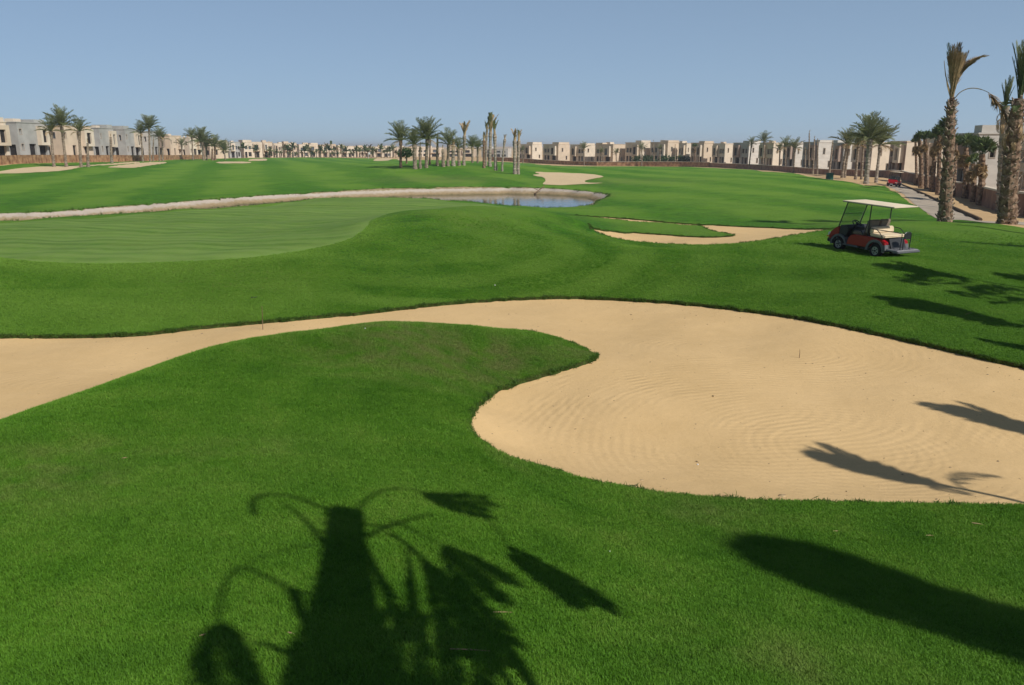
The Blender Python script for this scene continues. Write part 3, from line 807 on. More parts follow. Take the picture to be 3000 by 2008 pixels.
    b.quad((ob[0], y0, pz0), (ob[0], y0 - pd, pz0), (ob[0], y0 - pd, pz1), (ob[0], y0, pz1))
    b.quad((ob[0] + bw, y0 - pd, pz0), (ob[0] + bw, y0, pz0), (ob[0] + bw, y0, pz1), (ob[0] + bw, y0 - pd, pz1))
    b.quad((ob[0], y0 - pd, pz1), (ob[0] + bw, y0 - pd, pz1), (ob[0] + bw, y0, pz1), (ob[0], y0, pz1))
    b.quad((ob[0], y0, pz0), (ob[0] + bw, y0, pz0), (ob[0] + bw, y0 - pd, pz0), (ob[0], y0 - pd, pz0))
    bay = link('bay', b.mesh('bay', bayc, fix=False), root)
    opening_parts(bay, ob, (1, 0, 0), (0, -1, 0), bo, .4, False)
    # roof edge and a stair hut on some roofs
    c = MB(); t = .1
    for q in ((x0 - t, x1 + t, y0 - t, y0 + .2), (x0 - t, x1 + t, y1 - .2, y1 + t), (x0 - t, x0 + .2, y0 + .2, y1 - .2), (x1 - .2, x1 + t, y0 + .2, y1 - .2)):
        c.box(*q, H - .02, H + .16)
    link('roof_edge', c.mesh('roof_edge', main), root)
    if rnd.random() < .5:
        c = MB(); tx = x0 + W_ * rnd.uniform(.1, .8); c.tube([(tx, y1 - D * .2, H), (tx, y1 - D * .2, H + .75 * k + .2)], .5 * k + .1, 10); link('roof_tank', c.mesh('roof_tank', M_cap), root)
    if rnd.random() < .5:
        c = MB(); w0 = x0 + W_ * rnd.choice((0, .62)); c.box(w0 + .03, w0 + W_ * .38 - .03, y0 + .25, y1 - .25, H - .3, H + rnd.uniform(.4, 1.0)); link('parapet_block', c.mesh('parapet_block', main), root)
    if rnd.random() < .5:
        c = MB(); c.box(x0 + W_ * .3, x0 + W_ * .55, y0 + D * .4, y0 + D * .7, H - .3, H + .75 * k + .3)
        link('roof_hut', c.mesh('roof_hut', bayc), root)
    return root

def wall(pts, h, m, name, label, group=None, cap=True, thick=.3, zoff=0.0):
    """a boundary wall following the ground along world points"""
    pts = np.array(pts); q = []
    for a, c in zip(pts, pts[1:]):
        k = max(1, int(np.hypot(*(c - a)) / 6))
        for i in range(k): q.append(a + (c - a) * i / k)
    q.append(pts[-1]); q = np.array(q)
    z = ground(q[:, 0], q[:, 1]) + CAM_Z + zoff
    root = empty(name, (q[0, 0], q[0, 1], z[0])); tag(root, label, 'wall', group)
    o = Vector((q[0, 0], q[0, 1], z[0]))
    b, c = MB(), MB()
    for i in range(len(q) - 1):
        d = Vector((q[i + 1, 0] - q[i, 0], q[i + 1, 1] - q[i, 1], 0)).normalized(); nn = Vector((-d.y, d.x, 0)) * thick / 2
        A_, B_ = Vector((q[i, 0], q[i, 1], z[i])) - o, Vector((q[i + 1, 0], q[i + 1, 1], z[i + 1])) - o
        hz_, lz = Vector((0, 0, h)), Vector((0, 0, -.6))
        def seg(mb, w, lo, hi):
            n_ = nn * w
            mb.add([A_ - n_ + lo, B_ - n_ + lo, B_ + n_ + lo, A_ + n_ + lo, A_ - n_ + hi, B_ - n_ + hi, B_ + n_ + hi, A_ + n_ + hi],
                   [(0, 3, 2, 1), (4, 5, 6, 7), (0, 1, 5, 4), (1, 2, 6, 5), (2, 3, 7, 6), (3, 0, 4, 7)])
        seg(b, 1, lz, hz_)
        if cap: seg(c, 1.5, hz_ + Vector((0, 0, .002)), hz_ + Vector((0, 0, .14)))
    link('wall_face', b.mesh('wall_face', m, fix=False), root)
    if cap: link('coping', c.mesh('coping', M_cap, fix=False), root)
    p = MB()
    for i in range(0, len(q), 2):
        pp = MB(); x, y, zz = Vector((q[i, 0], q[i, 1], z[i])) - o
        pp.box(x - thick * .8, x + thick * .8, y - thick * .8, y + thick * .8, zz - .6, zz + h + .004 if not cap else zz + h - .05)
        link('pier', pp.mesh('pier', m), root)
    return root

wall(W((3300, 43), (3060, 50), (3000, 53), (2921, 61), (2860, 74), (2793, 93), (2740, 110), (2690, 127), (2640, 141)), 1.45, M_walld, 'boundary_wall', 'brown boundary wall with pale coping beside the cart path at right')
wall(W((2640, 141), (2560, 162), (2440, 177), (2340, 202), (2200, 242), (2080, 262)), 1.35, M_walld, 'boundary_wall', 'long dark brown boundary wall below the half built villas at right')
wall(W((2080, 262), (2000, 273), (1880, 282), (1750, 288), (1660, 304), (1550, 332), (1430, 350)), 1.5, M_wallr, 'boundary_wall', 'reddish boundary wall below the beige villas right of the centre palms')
wall(W((-250, 134), (0, 141), (160, 165), (300, 190), (400, 213), (480, 236)), 1.55, M_wallr, 'stone_wall', 'reddish rubble stone wall below the grey villas at far left', cap=False)
wall(W((480, 236), (530, 256), (600, 285)), 1.4, M_wallr, 'stone_wall', 'farther stretch of reddish stone wall left of the date palm cluster', cap=False)

GL, GR, GF = 'villas along the left wall', 'villas along the right wall', 'far villas on the horizon'
for h in (
    (-170, 3, 146, 357, 'cream', 83, 'cream villa cut off by the left edge of the view', GL, 1),
    (0, 130, 167, 361, 'grey', 83, 'raw grey concrete villa with dark garage at the far left', GL, 4),
    (128, 262, 188, 371, 'beige', 80, 'beige villa behind the three tall left palms', GL, 2),
    (259, 335, 209, 377, 'grey', 83, 'grey villa with cream bay right of the three left palms', GL, 9),
    (333, 408, 229, 381, 'grey', 83, 'pale grey villa just left of the paired date palms', GL, 12),
    (406, 476, 246, 387, 'white', 83, 'white grey villa hidden behind the paired date palms', GL, 5),
    (474, 533, 272, 399, 'beige', 75, 'beige villa just right of the paired date palms', GL, 3),
    (532, 590, 290, 404, 'cream', 70, 'cream villa behind the thin feathery palm at left', GL, 6),
    (589, 666, 330, 413, 'beige', 60, 'wide beige villa behind the dense palm cluster at left', GL, 7)): house(*h)
for i, h in enumerate((
    (666, 705, 372, 417, 'grey', 40, 'only grey villa in the far beige row left of centre'),
    (704, 768, 385, 417, 'cream', 35, 'cream far villa just right of the far grey villa'),
    (768, 800, 390, 417, 'beige', 30, 'narrow tall beige far villa with a blank face'),
    (800, 828, 405, 421, 'cream', 30, 'small cream far villa right of the blank tall one'),
    (828, 870, 410, 420, 'beige', 30, 'beige far villa behind two grey green palms'),
    (869, 932, 425, 424, 'cream', 28, 'long cream far villa left of the far palm thicket'),
    (933, 985, 430, 425, 'beige', 25, 'beige far villa behind the palm with the dark mast'),
    (984, 1042, 438, 429, 'cream', 25, 'low cream far villa right of the dark mast palm'),
    (1042, 1090, 445, 431, 'beige', 22, 'beige far villa above the small white flag'),
    (1088, 1150, 450, 431, 'cream', 20, 'cream far villa left of the centre palms'),
    (1150, 1212, 460, 433, 'beige', 15, 'beige far villa behind the round dark tree'),
    (1215, 1300, 470, 434, 'cream', 10, 'cream far villa seen between the centre palm trunks'),
    (1310, 1400, 470, 436, 'beige', 0, 'low beige far villa right among the centre palms'),
    (1410, 1500, 460, 436, 'white', -10, 'whitish far villa behind the tall tied palms'))):
    house(*h, GF, 20 + i, False)
for i, h in enumerate((
    (1518, 1589, 347, 424, 'cream', -45, 'cream villa just right of the twin bare trunks'),
    (1590, 1669, 328, 424, 'beige', -48, 'beige villa second right of the twin bare trunks'),
    (1669, 1743, 316, 425, 'cream', -50, 'cream villa behind the small feathery palm at the right wall'),
    (1742, 1832, 306, 424, 'beige', -50, 'beige villa left of the green hedge'),
    (1830, 1905, 300, 419, 'cream', -50, 'tallest cream villa behind the left hedge bush'),
    (1903, 1987, 294, 418, 'beige', -52, 'beige villa behind the right hedge bushes'),
    (1986, 2024, 288, 421, 'cream', -55, 'narrow cream villa right of the hedge'),
    (2022, 2087, 280, 420, 'beige', -58, 'beige villa behind the brown fan palm'),
    (2086, 2147, 270, 422, 'cream', -60, 'cream villa left of the two spread date palms'),
    (2146, 2224, 258, 420, 'white', -62, 'whitish villa behind the two spread date palms'),
    (2223, 2293, 240, 420, 'cream', -66, 'cream villa with small garden sign before it'),
    (2292, 2352, 224, 420, 'white', -70, 'whitish villa with dark upper panels left of the bare poles'),
    (2350, 2434, 208, 418, 'white', -74, 'pale block villa behind the row of thin bare poles'),
    (2433, 2502, 192, 420, 'white', -78, 'pale grey villa left of the big date palm clump'),
    (2500, 2606, 176, 419, 'brown', -82, 'dark fronted villa behind the big date palm clump'),
    (2606, 2700, 152, 416, 'brown', -86, 'brown fronted villa behind the far red cart'),
    (2698, 2800, 127, 409, 'cream', -95, 'cream villa behind the row of fan palms'),
    (2805, 2950, 96, 394, 'white', -100, 'grey white villa between the tall palm and right edge palms'),
    (2958, 3120, 80, 398, 'cream', -100, 'cream villa cut off by the right edge of the view'))):
    house(*h, GR, 60 + i, True)
# ------------------------------------------------------------------ palms
M_trunk = mat('palm_trunk', (.20, .145, .10), .95, .45, 3, .02, 9, col2=(.36, .28, .20), stretch=(1, 1, 2.2))
M_trunkg = mat('palm_trunk_grey', (.24, .185, .135), .95, .3, 3, .015, 9, col2=(.42, .35, .27), stretch=(1, 1, 2.2))
M_trunkd = mat('palm_trunk_brown', (.12, .068, .042), .95, .5, 5, .03, 11, col2=(.32, .21, .135))
M_boot = mat('leaf_base', (.15, .085, .055), .9, .5, 5, col2=(.60, .48, .36))
M_leaf = mat('palm_leaf', (.15, .17, .06), .6, .35, 1.2, trans=.3, spec=.3, col2=(.27, .285, .12))
M_leafd = mat('fan_leaf', (.045, .08, .022), .6, .35, 1.5, trans=.2, spec=.3, col2=(.11, .15, .045))
M_dry = mat('dry_leaf', (.38, .25, .12), .8, .35, 2, trans=.15, col2=(.58, .42, .23))
M_mid = mat('withered_leaf', (.13, .105, .045), .8, .4, 2, trans=.15, col2=(.26, .20, .10))

def frond(L, elev, curl, pairs, ll, lw, m, fold=50, vee=22, seed=0, start=.16, rw=.02):
    """a feather leaf: an arching midrib with two rows of narrow leaflets"""
    rnd = random.Random(seed); b = MB(); pts = []; p = Vector((0, 0, 0)); n = 10
    for i in range(n + 1):
        pts.append(p.copy())
        th = math.radians(elev - curl * (i / n) ** 1.4)
        p = p + Vector((math.cos(th), 0, math.sin(th))) * (L / n)
    b.tube(pts, [rw * (1.6 - 1.35 * i / n) for i in range(n + 1)], 4, False)
    for k in range(pairs):
        s = start + (1 - start) * (k + .5) / pairs
        i = min(int(s * n), n - 1); f = s * n - i
        q = pts[i].lerp(pts[i + 1], f); d = (pts[i + 1] - pts[i]).normalized()
        nrm = Vector((-d.z, 0, d.x))
        l = ll * (math.sin(math.pi * (.18 + .80 * s)) ** .7 + .12)
        for sd in (1, -1):
            a = math.radians(fold + rnd.uniform(-10, 10)); ve = math.radians(vee + rnd.uniform(-14, 14))
            dr = (d * math.cos(a) + (Vector((0, sd, 0)) * math.cos(ve) + nrm * math.sin(ve)) * math.sin(a)).normalized()
            w = d.cross(dr).cross(dr).normalized() * lw * .5
            m_ = q + dr * l * .45; e = q + dr * l - Vector((0, 0, l * .12))
            b.add([q, m_ + w, e, m_ - w], [(0, 1, 2), (0, 2, 3)])
    return b.mesh('frond', m, fix=False)

def fan(R, m, seed=0, pet=.7, droop=20):
    rnd = random.Random(seed); b = MB()
    b.tube([(0, 0, 0), (pet * .5, 0, .03), (pet, 0, 0)], [.02, .016, .012], 4, False)
    for k in range(17):
        a = math.radians(-115 + 230 * k / 16 + rnd.uniform(-4, 4)); l = R * (.75 + .25 * math.cos(a * .6)) * rnd.uniform(.85, 1.05)
        d = Vector((math.cos(a), math.sin(a), .22 * math.cos(a * 2) + .12)).normalized()
        w = Vector((-d.y, d.x, 0)) * R * .085
        q = Vector((pet, 0, 0)); mm = q + d * l * .6; e = q + d * l - Vector((0, 0, l * droop / 100 * rnd.uniform(.4, 1.4)))
        b.add([q, mm + w, e, mm - w], [(0, 1, 2), (0, 2, 3)])
    return b.mesh('fan_leaf', m, fix=False)

ELEV = (84, 68, 52, 36, 16)
FR_MID = [[frond(1.0, e, 38 + 12 * j, 15, .30, .032, M_leaf, seed=e + j) for e in ELEV] for j in range(2)]
FR_DRYDROOP = [frond(1.0, 5, 75, 12, .26, .03, M_dry, seed=90 + j, vee=-20) for j in range(2)]
FR_TIE = [frond(1.0, 87 - 3 * j, 6 + 5 * j, 14, .30, .05, m, fold=17, vee=5, seed=40 + j, start=.25) for j, m in enumerate((M_leaf, M_leaf, M_mid, M_leaf, M_dry))]
FANS = [fan(.62, M_leafd, j) for j in range(3)]
FAN_DRY = [fan(.62, M_dry, 7 + j, .6, 60) for j in range(2)]

def trunk_mesh(H, r0, r1, lean, m, step=.16, sides=9, seed=0, bulge=0.0):
    rnd = random.Random(seed); n = max(5, int(H / step)); pts, rad = [], []
    for i in range(n + 1):
        f = i / n
        pts.append((lean[0] * f ** 1.35, lean[1] * f ** 1.35, H * f - .25 * (i == 0)))
        r = r0 + (r1 - r0) * f + .25 * r0 * math.exp(-f * H / .35)
        if bulge: r += bulge * math.exp(-((f - .93) * H / .5) ** 2)
        rad.append(r * (1.07 if i % 2 else .94))
    b = MB(); b.tube(pts, rad, sides, True, .16, rnd)
    return b.mesh('trunk', m, smooth=False)

def palm_base(u, Y, ut, vt):
    X, Y = W((u, Y))[0]; zg = gz(X, Y); zt = kv(vt) * Y
    return X, Y, zg + CAM_Z, zt - zg, at_u(ut, Y, zt) - X

def put(name, me, parent, loc, rz, s, tilt=0.0, roll=0.0):
    o = bpy.data.objects.new(name, me); o.parent = parent; o.location = loc
    o.rotation_mode = 'ZYX' if False else 'XYZ'
    o.rotation_euler = (roll, tilt, rz); o.scale = (s, s, s); COL.objects.link(o); return o

def date_palm(u, Y, ut, vt, L, label, group, nf=17, r=.24, tm=None, dry=2, seed=None):
    rnd = random.Random(seed if seed is not None else int(u * 7))
    X, Y, z, H, lean = palm_base(u, Y, ut, vt)
    root = empty('date_palm', (X, Y, z)); tag(root, label, 'palm tree', group)
    link('trunk', trunk_mesh(H, r, r * .8, (lean, 0), tm or M_trunk, .2 if Y < 160 else .4, seed=int(u), bulge=.10), root)
    for i in range(nf):
        f = i / nf
        k = min(4, int(f * 5)); v = FR_MID[rnd.randrange(2)][k]
        put('frond', v, root, (lean, 0, H - .05), i * 2.39996 + rnd.uniform(-.25, .25), L * rnd.uniform(.85, 1.08) * (1 - .10 * (k == 4)), rnd.uniform(-.1, .1))
    for i in range(dry):
        put('dry_frond', FR_DRYDROOP[i % 2], root, (lean, 0, H - .15), rnd.uniform(0, 6.28), L * .6)
    return root

def tied_palm(u, Y, ut, vt, vtip, label, group, r=.24, mats=(0, 1, 3), n=9, tm=None, spread=0.0, seed=None, dryshaft=True):
    rnd = random.Random(seed if seed is not None else int(u * 5))
    X, Y, z, H, lean = palm_base(u, Y, ut, vt)
    L = max(.5, (kv(vtip) - kv(vt)) * Y)
    root = empty('tied_palm', (X, Y, z)); tag(root, label, 'palm tree', group)
    link('trunk', trunk_mesh(H, r, r * .85, (lean, 0), tm or M_trunkg, .2 if Y < 160 else .4, seed=int(u), bulge=.08), root)
    if dryshaft:
        b = MB(); b.tube([(lean, 0, H - .1), (lean, 0, H + L * .3), (lean, 0, H + L * .62)], [r * .85, r * .62, r * .25], 7, True, .2, rnd)
        link('leaf_sheath', b.mesh('leaf_sheath', M_dry), root)
    for i in range(n):
        put('frond', FR_TIE[mats[i % len(mats)]], root, (lean + rnd.uniform(-.5, .5) * r, rnd.uniform(-.5, .5) * r, H - .05), i * 2.4, L * rnd.uniform(.75, 1.06), -rnd.uniform(0, spread))
    return root

def bare_palm(u, Y, ut, vt, label, group, r=.2, tm=None, tuft=True):
    rnd = random.Random(int(u * 3))
    X, Y, z, H, lean = palm_base(u, Y, ut, vt)
    root = empty('bare_palm', (X, Y, z)); tag(root, label, 'palm tree', group)
    link('trunk', trunk_mesh(H, r, r * .7, (lean, 0), tm or M_trunk, .3, seed=int(u)), root)
    if tuft:
        for i in range(4):
            put('frond_stub', FR_TIE[4 if i % 2 else 2], root, (lean, 0, H - .1), i * 1.7, rnd.uniform(.5, .9), -rnd.uniform(.05, .3))
    return root

def fan_palm(u, Y, ut, vt, label, group, s=1.0, r=.2, skirt=10, leaves=14, tm=None, down=.0):
    rnd = random.Random(int(u * 11))
    X, Y, z, H, lean = palm_base(u, Y, ut, vt)
    root = empty('fan_palm', (X, Y, z)); tag(root, label, 'palm tree', group)
    link('trunk', trunk_mesh(H, r * 1.15, r * .9, (lean, 0), tm or M_trunkd, .16, seed=int(u)), root)
    for i in range(leaves):
        el = -1.5 + .75 * (i / max(1, leaves - 1)) + down
        put('fan_leaf', FANS[i % 3], root, (lean, 0, H - .25), i * 2.39996 + rnd.uniform(-.3, .3), s * .8 * rnd.uniform(.8, 1.1), el)
    for i in range(skirt):
        put('dry_leaf', FAN_DRY[i % 2], root, (lean, 0, H - .2 - .5 * (i / max(1, skirt))), i * 2.39996, s * .78 * rnd.uniform(.8, 1.05), rnd.uniform(1.15, 1.5))
    return root

gA = 'palms before the left wall'
date_palm(159, 139, 149, 384, 2.7, 'slender date palm, leftmost of the three before the beige left villa', gA, 15)
date_palm(195, 140, 180, 368, 3.5, 'tallest of the three date palms before the beige left villa', gA, 22)
date_palm(238, 142, 232, 384, 2.8, 'date palm, rightmost of the three before the beige left villa', gA, 14)
bare_palm(259, 143, 257, 420, 'short brown bare palm trunk between beige and grey left villas', gA, .25)
bare_palm(328, 175, 324, 402, 'bare palm trunk in front of the left grey villa bay', gA, .3)
date_palm(419, 206, 413, 390, 3.1, 'date palm with spread crown, left one of the left double', gA, 18)
date_palm(440, 207, 437, 376, 3.9, 'largest date palm of the double before the white grey villa', gA, 24)
bare_palm(449, 208, 450, 408, 'thin leaning trunk between the double date palms', gA, .2)
date_palm(468, 212, 466, 400, 2.9, 'lower date palm right of the left double', gA, 15)
date_palm(477, 214, 476, 408, 2.4, 'smallest date palm right of the left double', gA, 10)
date_palm(534, 262, 532, 426, 2.8, 'young date palm behind the reddish far wall', gA, 12)
date_palm(566, 250, 562, 402, 3.4, 'thin feathery date palm left of the dense left cluster', gA, 13)
date_palm(597, 236, 592, 416, 4.6, 'dense dark date palm in the middle of the left cluster', gA, 26, .3)
date_palm(606, 238, 604, 430, 3.4, 'low date palm touching the dense dark one', gA, 14)
date_palm(630, 236, 630, 430, 3.6, 'date palm on stout brown trunk in the left cluster', gA, 18, .33, M_trunkd)
bare_palm(622, 235, 622, 436, 'stumpy brown trunk in the left cluster', gA, .33, M_trunkd)
date_palm(660, 262, 657, 441, 3.8, 'drooping round date palm at the right end of the left cluster', gA, 18)

gC = 'palms on the centre mound'
date_palm(1174, 125, 1174, 412, 3.1, 'date palm, leftmost of the centre palm group', gC, 18, .22, M_trunkd)
date_palm(1216, 121, 1214, 424, 2.6, 'date palm with thick pale trunk, second in the centre group', gC, 17, .30)
bare_palm(1231, 122, 1231, 432, 'short dry stub left of the tallest leafy centre palm', gC, .22)
date_palm(1249, 123, 1252, 408, 3.5, 'tallest full crowned date palm of the centre group', gC, 26, .26)
bare_palm(1259, 131, 1261, 398, 'thin dark trunk just right of the tallest leafy centre palm', gC, .14, M_trunkd)
bare_palm(1281, 128, 1282, 402, 'bare brown trunk with dry tip in the centre group', gC, .22)
bare_palm(1299, 126, 1297, 438, 'knee high paired stump trunk in the centre group', gC, .28)
date_palm(1312, 127, 1315, 424, 2.9, 'date palm with few open fronds in the centre group', gC, 13, .24)
tied_palm(1328, 128, 1328, 424, 404, 'stout pale palm with tan tied top in the centre group', gC, .30, (4, 4, 2), 7)
date_palm(1345, 130, 1342, 434, 2.2, 'low ragged date palm left of the tan shaft palm', gC, 12)
tied_palm(1359, 131, 1361, 398, 350, 'tall palm with leafless tan shaft above a brown bulge', gC, .24, (4, 4, 2), 7)
date_palm(1384, 168, 1384, 430, 2.6, 'hazy date palm standing behind the centre mound', gC, 18)
date_palm(1399, 172, 1400, 436, 2.4, 'second hazy date palm standing behind the centre mound', gC, 14)
tied_palm(1418, 125, 1418, 412, 384, 'short tied palm with brown green top left of the tallest tied palm', gC, .22, (2, 0, 4), 9, M_trunkd)
tied_palm(1435, 130, 1437, 388, 329, 'tallest tied palm with green tuft on the centre mound', gC, .26, (0, 1, 4), 12)
tied_palm(1424, 133, 1426, 392, 352, 'slim tied palm half hidden left of the tallest tied palm', gC, .16, (0, 1, 4), 6)
tied_palm(1452, 118, 1449, 394, 352, 'tied palm with twin green points right of the tallest', gC, .23, (0, 1, 3), 9, spread=.12)
tied_palm(1471, 117, 1479, 408, 391, 'thin leaning palm with small brown tuft on the mound', gC, .14, (2, 2, 4), 6)
tied_palm(1508, 111, 1508, 412, 375, 'left of twin grey trunks, pruned tan shoots on top', gC, .23, (4, 4, 2), 6, spread=.3)
tied_palm(1518, 111.5, 1520, 414, 377, 'right of twin grey trunks, one green leaf shoot on top', gC, .22, (4, 0, 0), 5, spread=.14)

gR = 'palms along the right wall'
for q in ((1532, 318, 1532, 440, 2.0, 'small palm before the cream villa beside the twin trunks', 10),
          (1712, 292, 1711, 436, 2.8, 'small feathery palm before the second cream villa', 13),
          (1762, 288, 1762, 447, 2.2, 'low pale palm left of the hedge before a beige villa', 10),
          (1806, 286, 1805, 449, 2.2, 'low palm close to the hedge on its left', 10),
          (1880, 281, 1880, 438, 2.6, 'feathery palm in front of the left hedge bush', 12),
          (1934, 279, 1933, 438, 2.0, 'thin palm in the gap of the hedge', 9),
          (2194, 239, 2202, 424, 2.6, 'spread date palm, left of two before the whitish villa', 12),
          (2234, 236, 2239, 414, 3.2, 'taller spread date palm, right of two before the whitish villa', 15),
          (2282, 225, 2285, 440, 2.6, 'ragged date palm with hanging dry leaves by the right wall', 12),
          (2300, 220, 2302, 430, 3.0, 'date palm with upright fronds by the right wall', 11),
          (2324, 205, 2330, 434, 3.0, 'date palm with V shaped crown left of the bare poles', 12)):
    date_palm(q[0], q[1], q[2], q[3], q[4], q[5], gR, q[6], .2, dry=3)
fan_palm(2035, 276, 2035, 432, 'brown topped fan palm before the beige right villa', gR, 1.7, .25, 8, 8)
for q in ((1916, 280, 1914, 416, 'thin leaning pole palm above the hedge'), (1978, 276, 1978, 430, 'thin pole palm at the right end of the hedge'), (2048, 272, 2048, 440, 'thin pole right of the brown fan palm'),
          (2368, 199, 2371, 390, 'tallest bare pole palm by the right wall'), (2381, 178, 2386, 408, 'bare pole palm with small green tip'), (2394, 182, 2395, 415, 'bare pole palm, rightmost of three close poles'),
          (2358, 200, 2359, 440, 'low bare stem left of the tallest pole palm'), (2429, 150, 2439, 423, 'leaning bare pole palm above the green post')):
    bare_palm(q[0], q[1], q[2], q[3], q[4], gR, .2)
gM = 'date palm clump before the right wall'
date_palm(2467, 126, 2481, 420, 2.9, 'leaning date palm at the left of the big clump', gM, 12, .22, dry=4)
date_palm(2474, 127, 2489, 416, 2.4, 'second leaning trunk crossing the left clump palm', gM, 9, .2, dry=3)
date_palm(2506, 122, 2515, 424, 2.6, 'date palm behind and left of the thick clump palm', gM, 15, .2)
date_palm(2523, 126, 2530, 414, 2.8, 'slender date palm at the back of the big clump', gM, 14, .18)
date_palm(2537, 101, 2548, 408, 3.3, 'thickest date palm in the middle of the big clump', gM, 30, .30, M_trunkg)
date_palm(2566, 113, 2579, 424, 3.4, 'date palm on the right of the big clump', gM, 22, .22, M_trunkg, dry=4)
gF = 'fan palms in line along the cart path'
fan_palm(2683, 124, 2682, 418, 'farthest slim fan palm in the path line', gF, 1.1, .18)
fan_palm(2698, 106, 2694, 412, 'fan palm second from the far end of the path line', gF, 1.5, .26, 14, 16)
fan_palm(2714, 104, 2710, 408, 'fan palm with pale stem third in the path line', gF, 1.4, .22)
fan_palm(2729, 97, 2742, 412, 'leaning fan palm with golden skirt in the path line', gF, 1.5, .24, 18)
fan_palm(2747, 92, 2752, 396, 'fan palm just left of the tall near palm', gF, 1.5, .22, 12, 16)
fan_palm(2762, 86, 2775, 376, 'taller fan palm crown showing behind the near palm trunk', gF, 1.5, .24, 12, 18)
fan_palm(2790, 84, 2800, 420, 'fan palm half hidden right of the near palm trunk', gF, 1.3, .22, 16, 10)
fan_palm(2826, 79, 2830, 432, 'fan palm with big dry golden skirt before the grey white villa', gF, 1.6, .24, 26, 8)
fan_palm(2852, 74, 2850, 480, 'short fan palm of dry leaves beside the dark crowned one', gF, 1.3, .22, 20, 5)
fan_palm(2872, 69, 2877, 452, 'dark green fan palm with upright crown near the right edge', gF, 1.75, .26, 8, 22)

# far small palms before the horizon villas
gS = 'small far palms before the horizon villas'
small = [(715, 434, 'brownish'), (742, 433, 'green'), (760, 452, 'low'), (775, 452, 'low'), (790, 455, 'low'), (805, 455, 'low'), (824, 450, 'low'), (835, 436, 'grey green'), (849, 453, 'low'), (860, 433, 'grey green'),
         (884, 450, 'low'), (903, 436, 'thin'), (916, 452, 'low'), (928, 447, 'low'), (950, 450, 'low'), (958, 433, 'wide'), (975, 453, 'low'), (990, 452, 'low'), (1002, 436, 'dark'), (1007, 453, 'low'), (1029, 453, 'low'), (1045, 443, 'brownish'),
         (1062, 453, 'low'), (1078, 446, 'green'), (1090, 452, 'low'), (1103, 447, 'brownish'), (1117, 438, 'dark'), (1135, 446, 'low'), (1151, 438, 'green'), (1160, 449, 'low'), (690, 452, 'low'), (672, 446, 'green'), (1085, 438, 'thin'), (868, 455, 'low'), (940, 441, 'thin'), (730, 446, 'brownish'), (750, 440, 'thin'), (793, 446, 'green'), (812, 447, 'green'), (843, 440, 'wide'), (852, 444, 'brownish'), (893, 443, 'green'), (910, 446, 'brownish'), (938, 451, 'green'), (965, 440, 'wide'), (982, 441, 'brownish'), (1015, 444, 'green'), (1037, 449, 'green'), (1055, 445, 'thin'), (1070, 441, 'wide'), (1095, 444, 'green'), (1126, 448, 'green'), (1143, 444, 'wide')]
marks = ['far grey villa', 'blank tall far villa', 'long cream far villa', 'dark mast palm', 'small white flag', 'round dark tree']
mark_u = [685, 784, 900, 972, 1090, 1192]
def crown_mesh(seed, low):
    rnd = random.Random(seed); b = MB()
    for i in range(16):
        az = i * 2.4; el = math.radians(rnd.uniform(75 if i < 5 else 10, 85 if i < 5 else 55)); l = rnd.uniform(.8, 1.1)
        pts = []
        p = Vector((0, 0, 0))
        for k in range(5):
            pts.append(p.copy()); e2 = el - (k / 4) ** 1.3 * 1.0
            p = p + Vector((math.cos(az) * math.cos(e2), math.sin(az) * math.cos(e2), math.sin(e2))) * l / 4
        sd = Vector((-math.sin(az), math.cos(az), 0))
        for k in range(4):
            w0, w1 = .16 * math.sin(math.pi * (k + .3) / 4.6), .16 * math.sin(math.pi * (k + 1.3) / 4.6)
            dn = Vector((0, 0, -.06))
            b.add([pts[k], pts[k + 1], pts[k + 1] + sd * w1 + dn, pts[k] + sd * w0 + dn, pts[k + 1] - sd * w1 + dn, pts[k] - sd * w0 + dn], [(0, 1, 2, 3), (1, 0, 5, 4)])
    return b.mesh('crown', (M_leaf, M_mid, M_leafd)[seed % 3], fix=False)
CROWNS = [crown_mesh(i, 0) for i in range(6)]
TR_S = trunk_mesh(1.0, .05, .04, (0, 0), M_trunk, .2, 6)
cnt = {}
for i, (u, v, kind) in enumerate(sorted(small)):
    X, Y, z, H, _ = palm_base(u, 385 + 14 * math.sin(i * 2.1), u, v)
    H = max(1.2, H)
    root = empty('small_palm', (X, Y, z))
    j = min(range(6), key=lambda q: abs(mark_u[q] - u)); side = 'left' if u < mark_u[j] else 'right'
    key = (j, side); cnt[key] = cnt.get(key, 0)
    cnt[key] += 1
    mem = [a for a in sorted(small) if min(range(6), key=lambda q: abs(mark_u[q] - a[0])) == j and ((a[0] < mark_u[j]) == (u < mark_u[j]))]
    if side == 'left': mem = mem[::-1]
    rank = ['nearest', 'second', 'third', 'fourth', 'fifth', 'sixth', 'seventh', 'eighth', 'ninth', 'tenth', 'eleventh', 'twelfth', 'thirteenth'][mem.index((u, v, kind))]
    tag(root, '%s far palm, %s small one %s of the %s' % (kind, rank, side, marks[j]), 'palm tree', gS)
    t = link('trunk', TR_S, root, scale=(5, 5, H)); c = link('crown', CROWNS[i % 6], root, (0, 0, H), (0, 0, i), (2.9 if H > 2.5 else 1.9,) * 3)
# the dark mast behind the far palms
X, Y, z, H, _ = palm_base(972, 392, 972, 414)
b = MB(); b.tube([(0, 0, 0), (0, 0, H)], [.18, .14], 6); mo = b.build('mast', M_trunkd, loc=(X, Y, z)); tag(mo, 'thin dark mast rising above the far palms and villas', 'mast')
b = MB(); b.box(-.5, .5, -.3, .3, H - 1.4, H + .2); b.build('mast_head', M_leafd, mo)

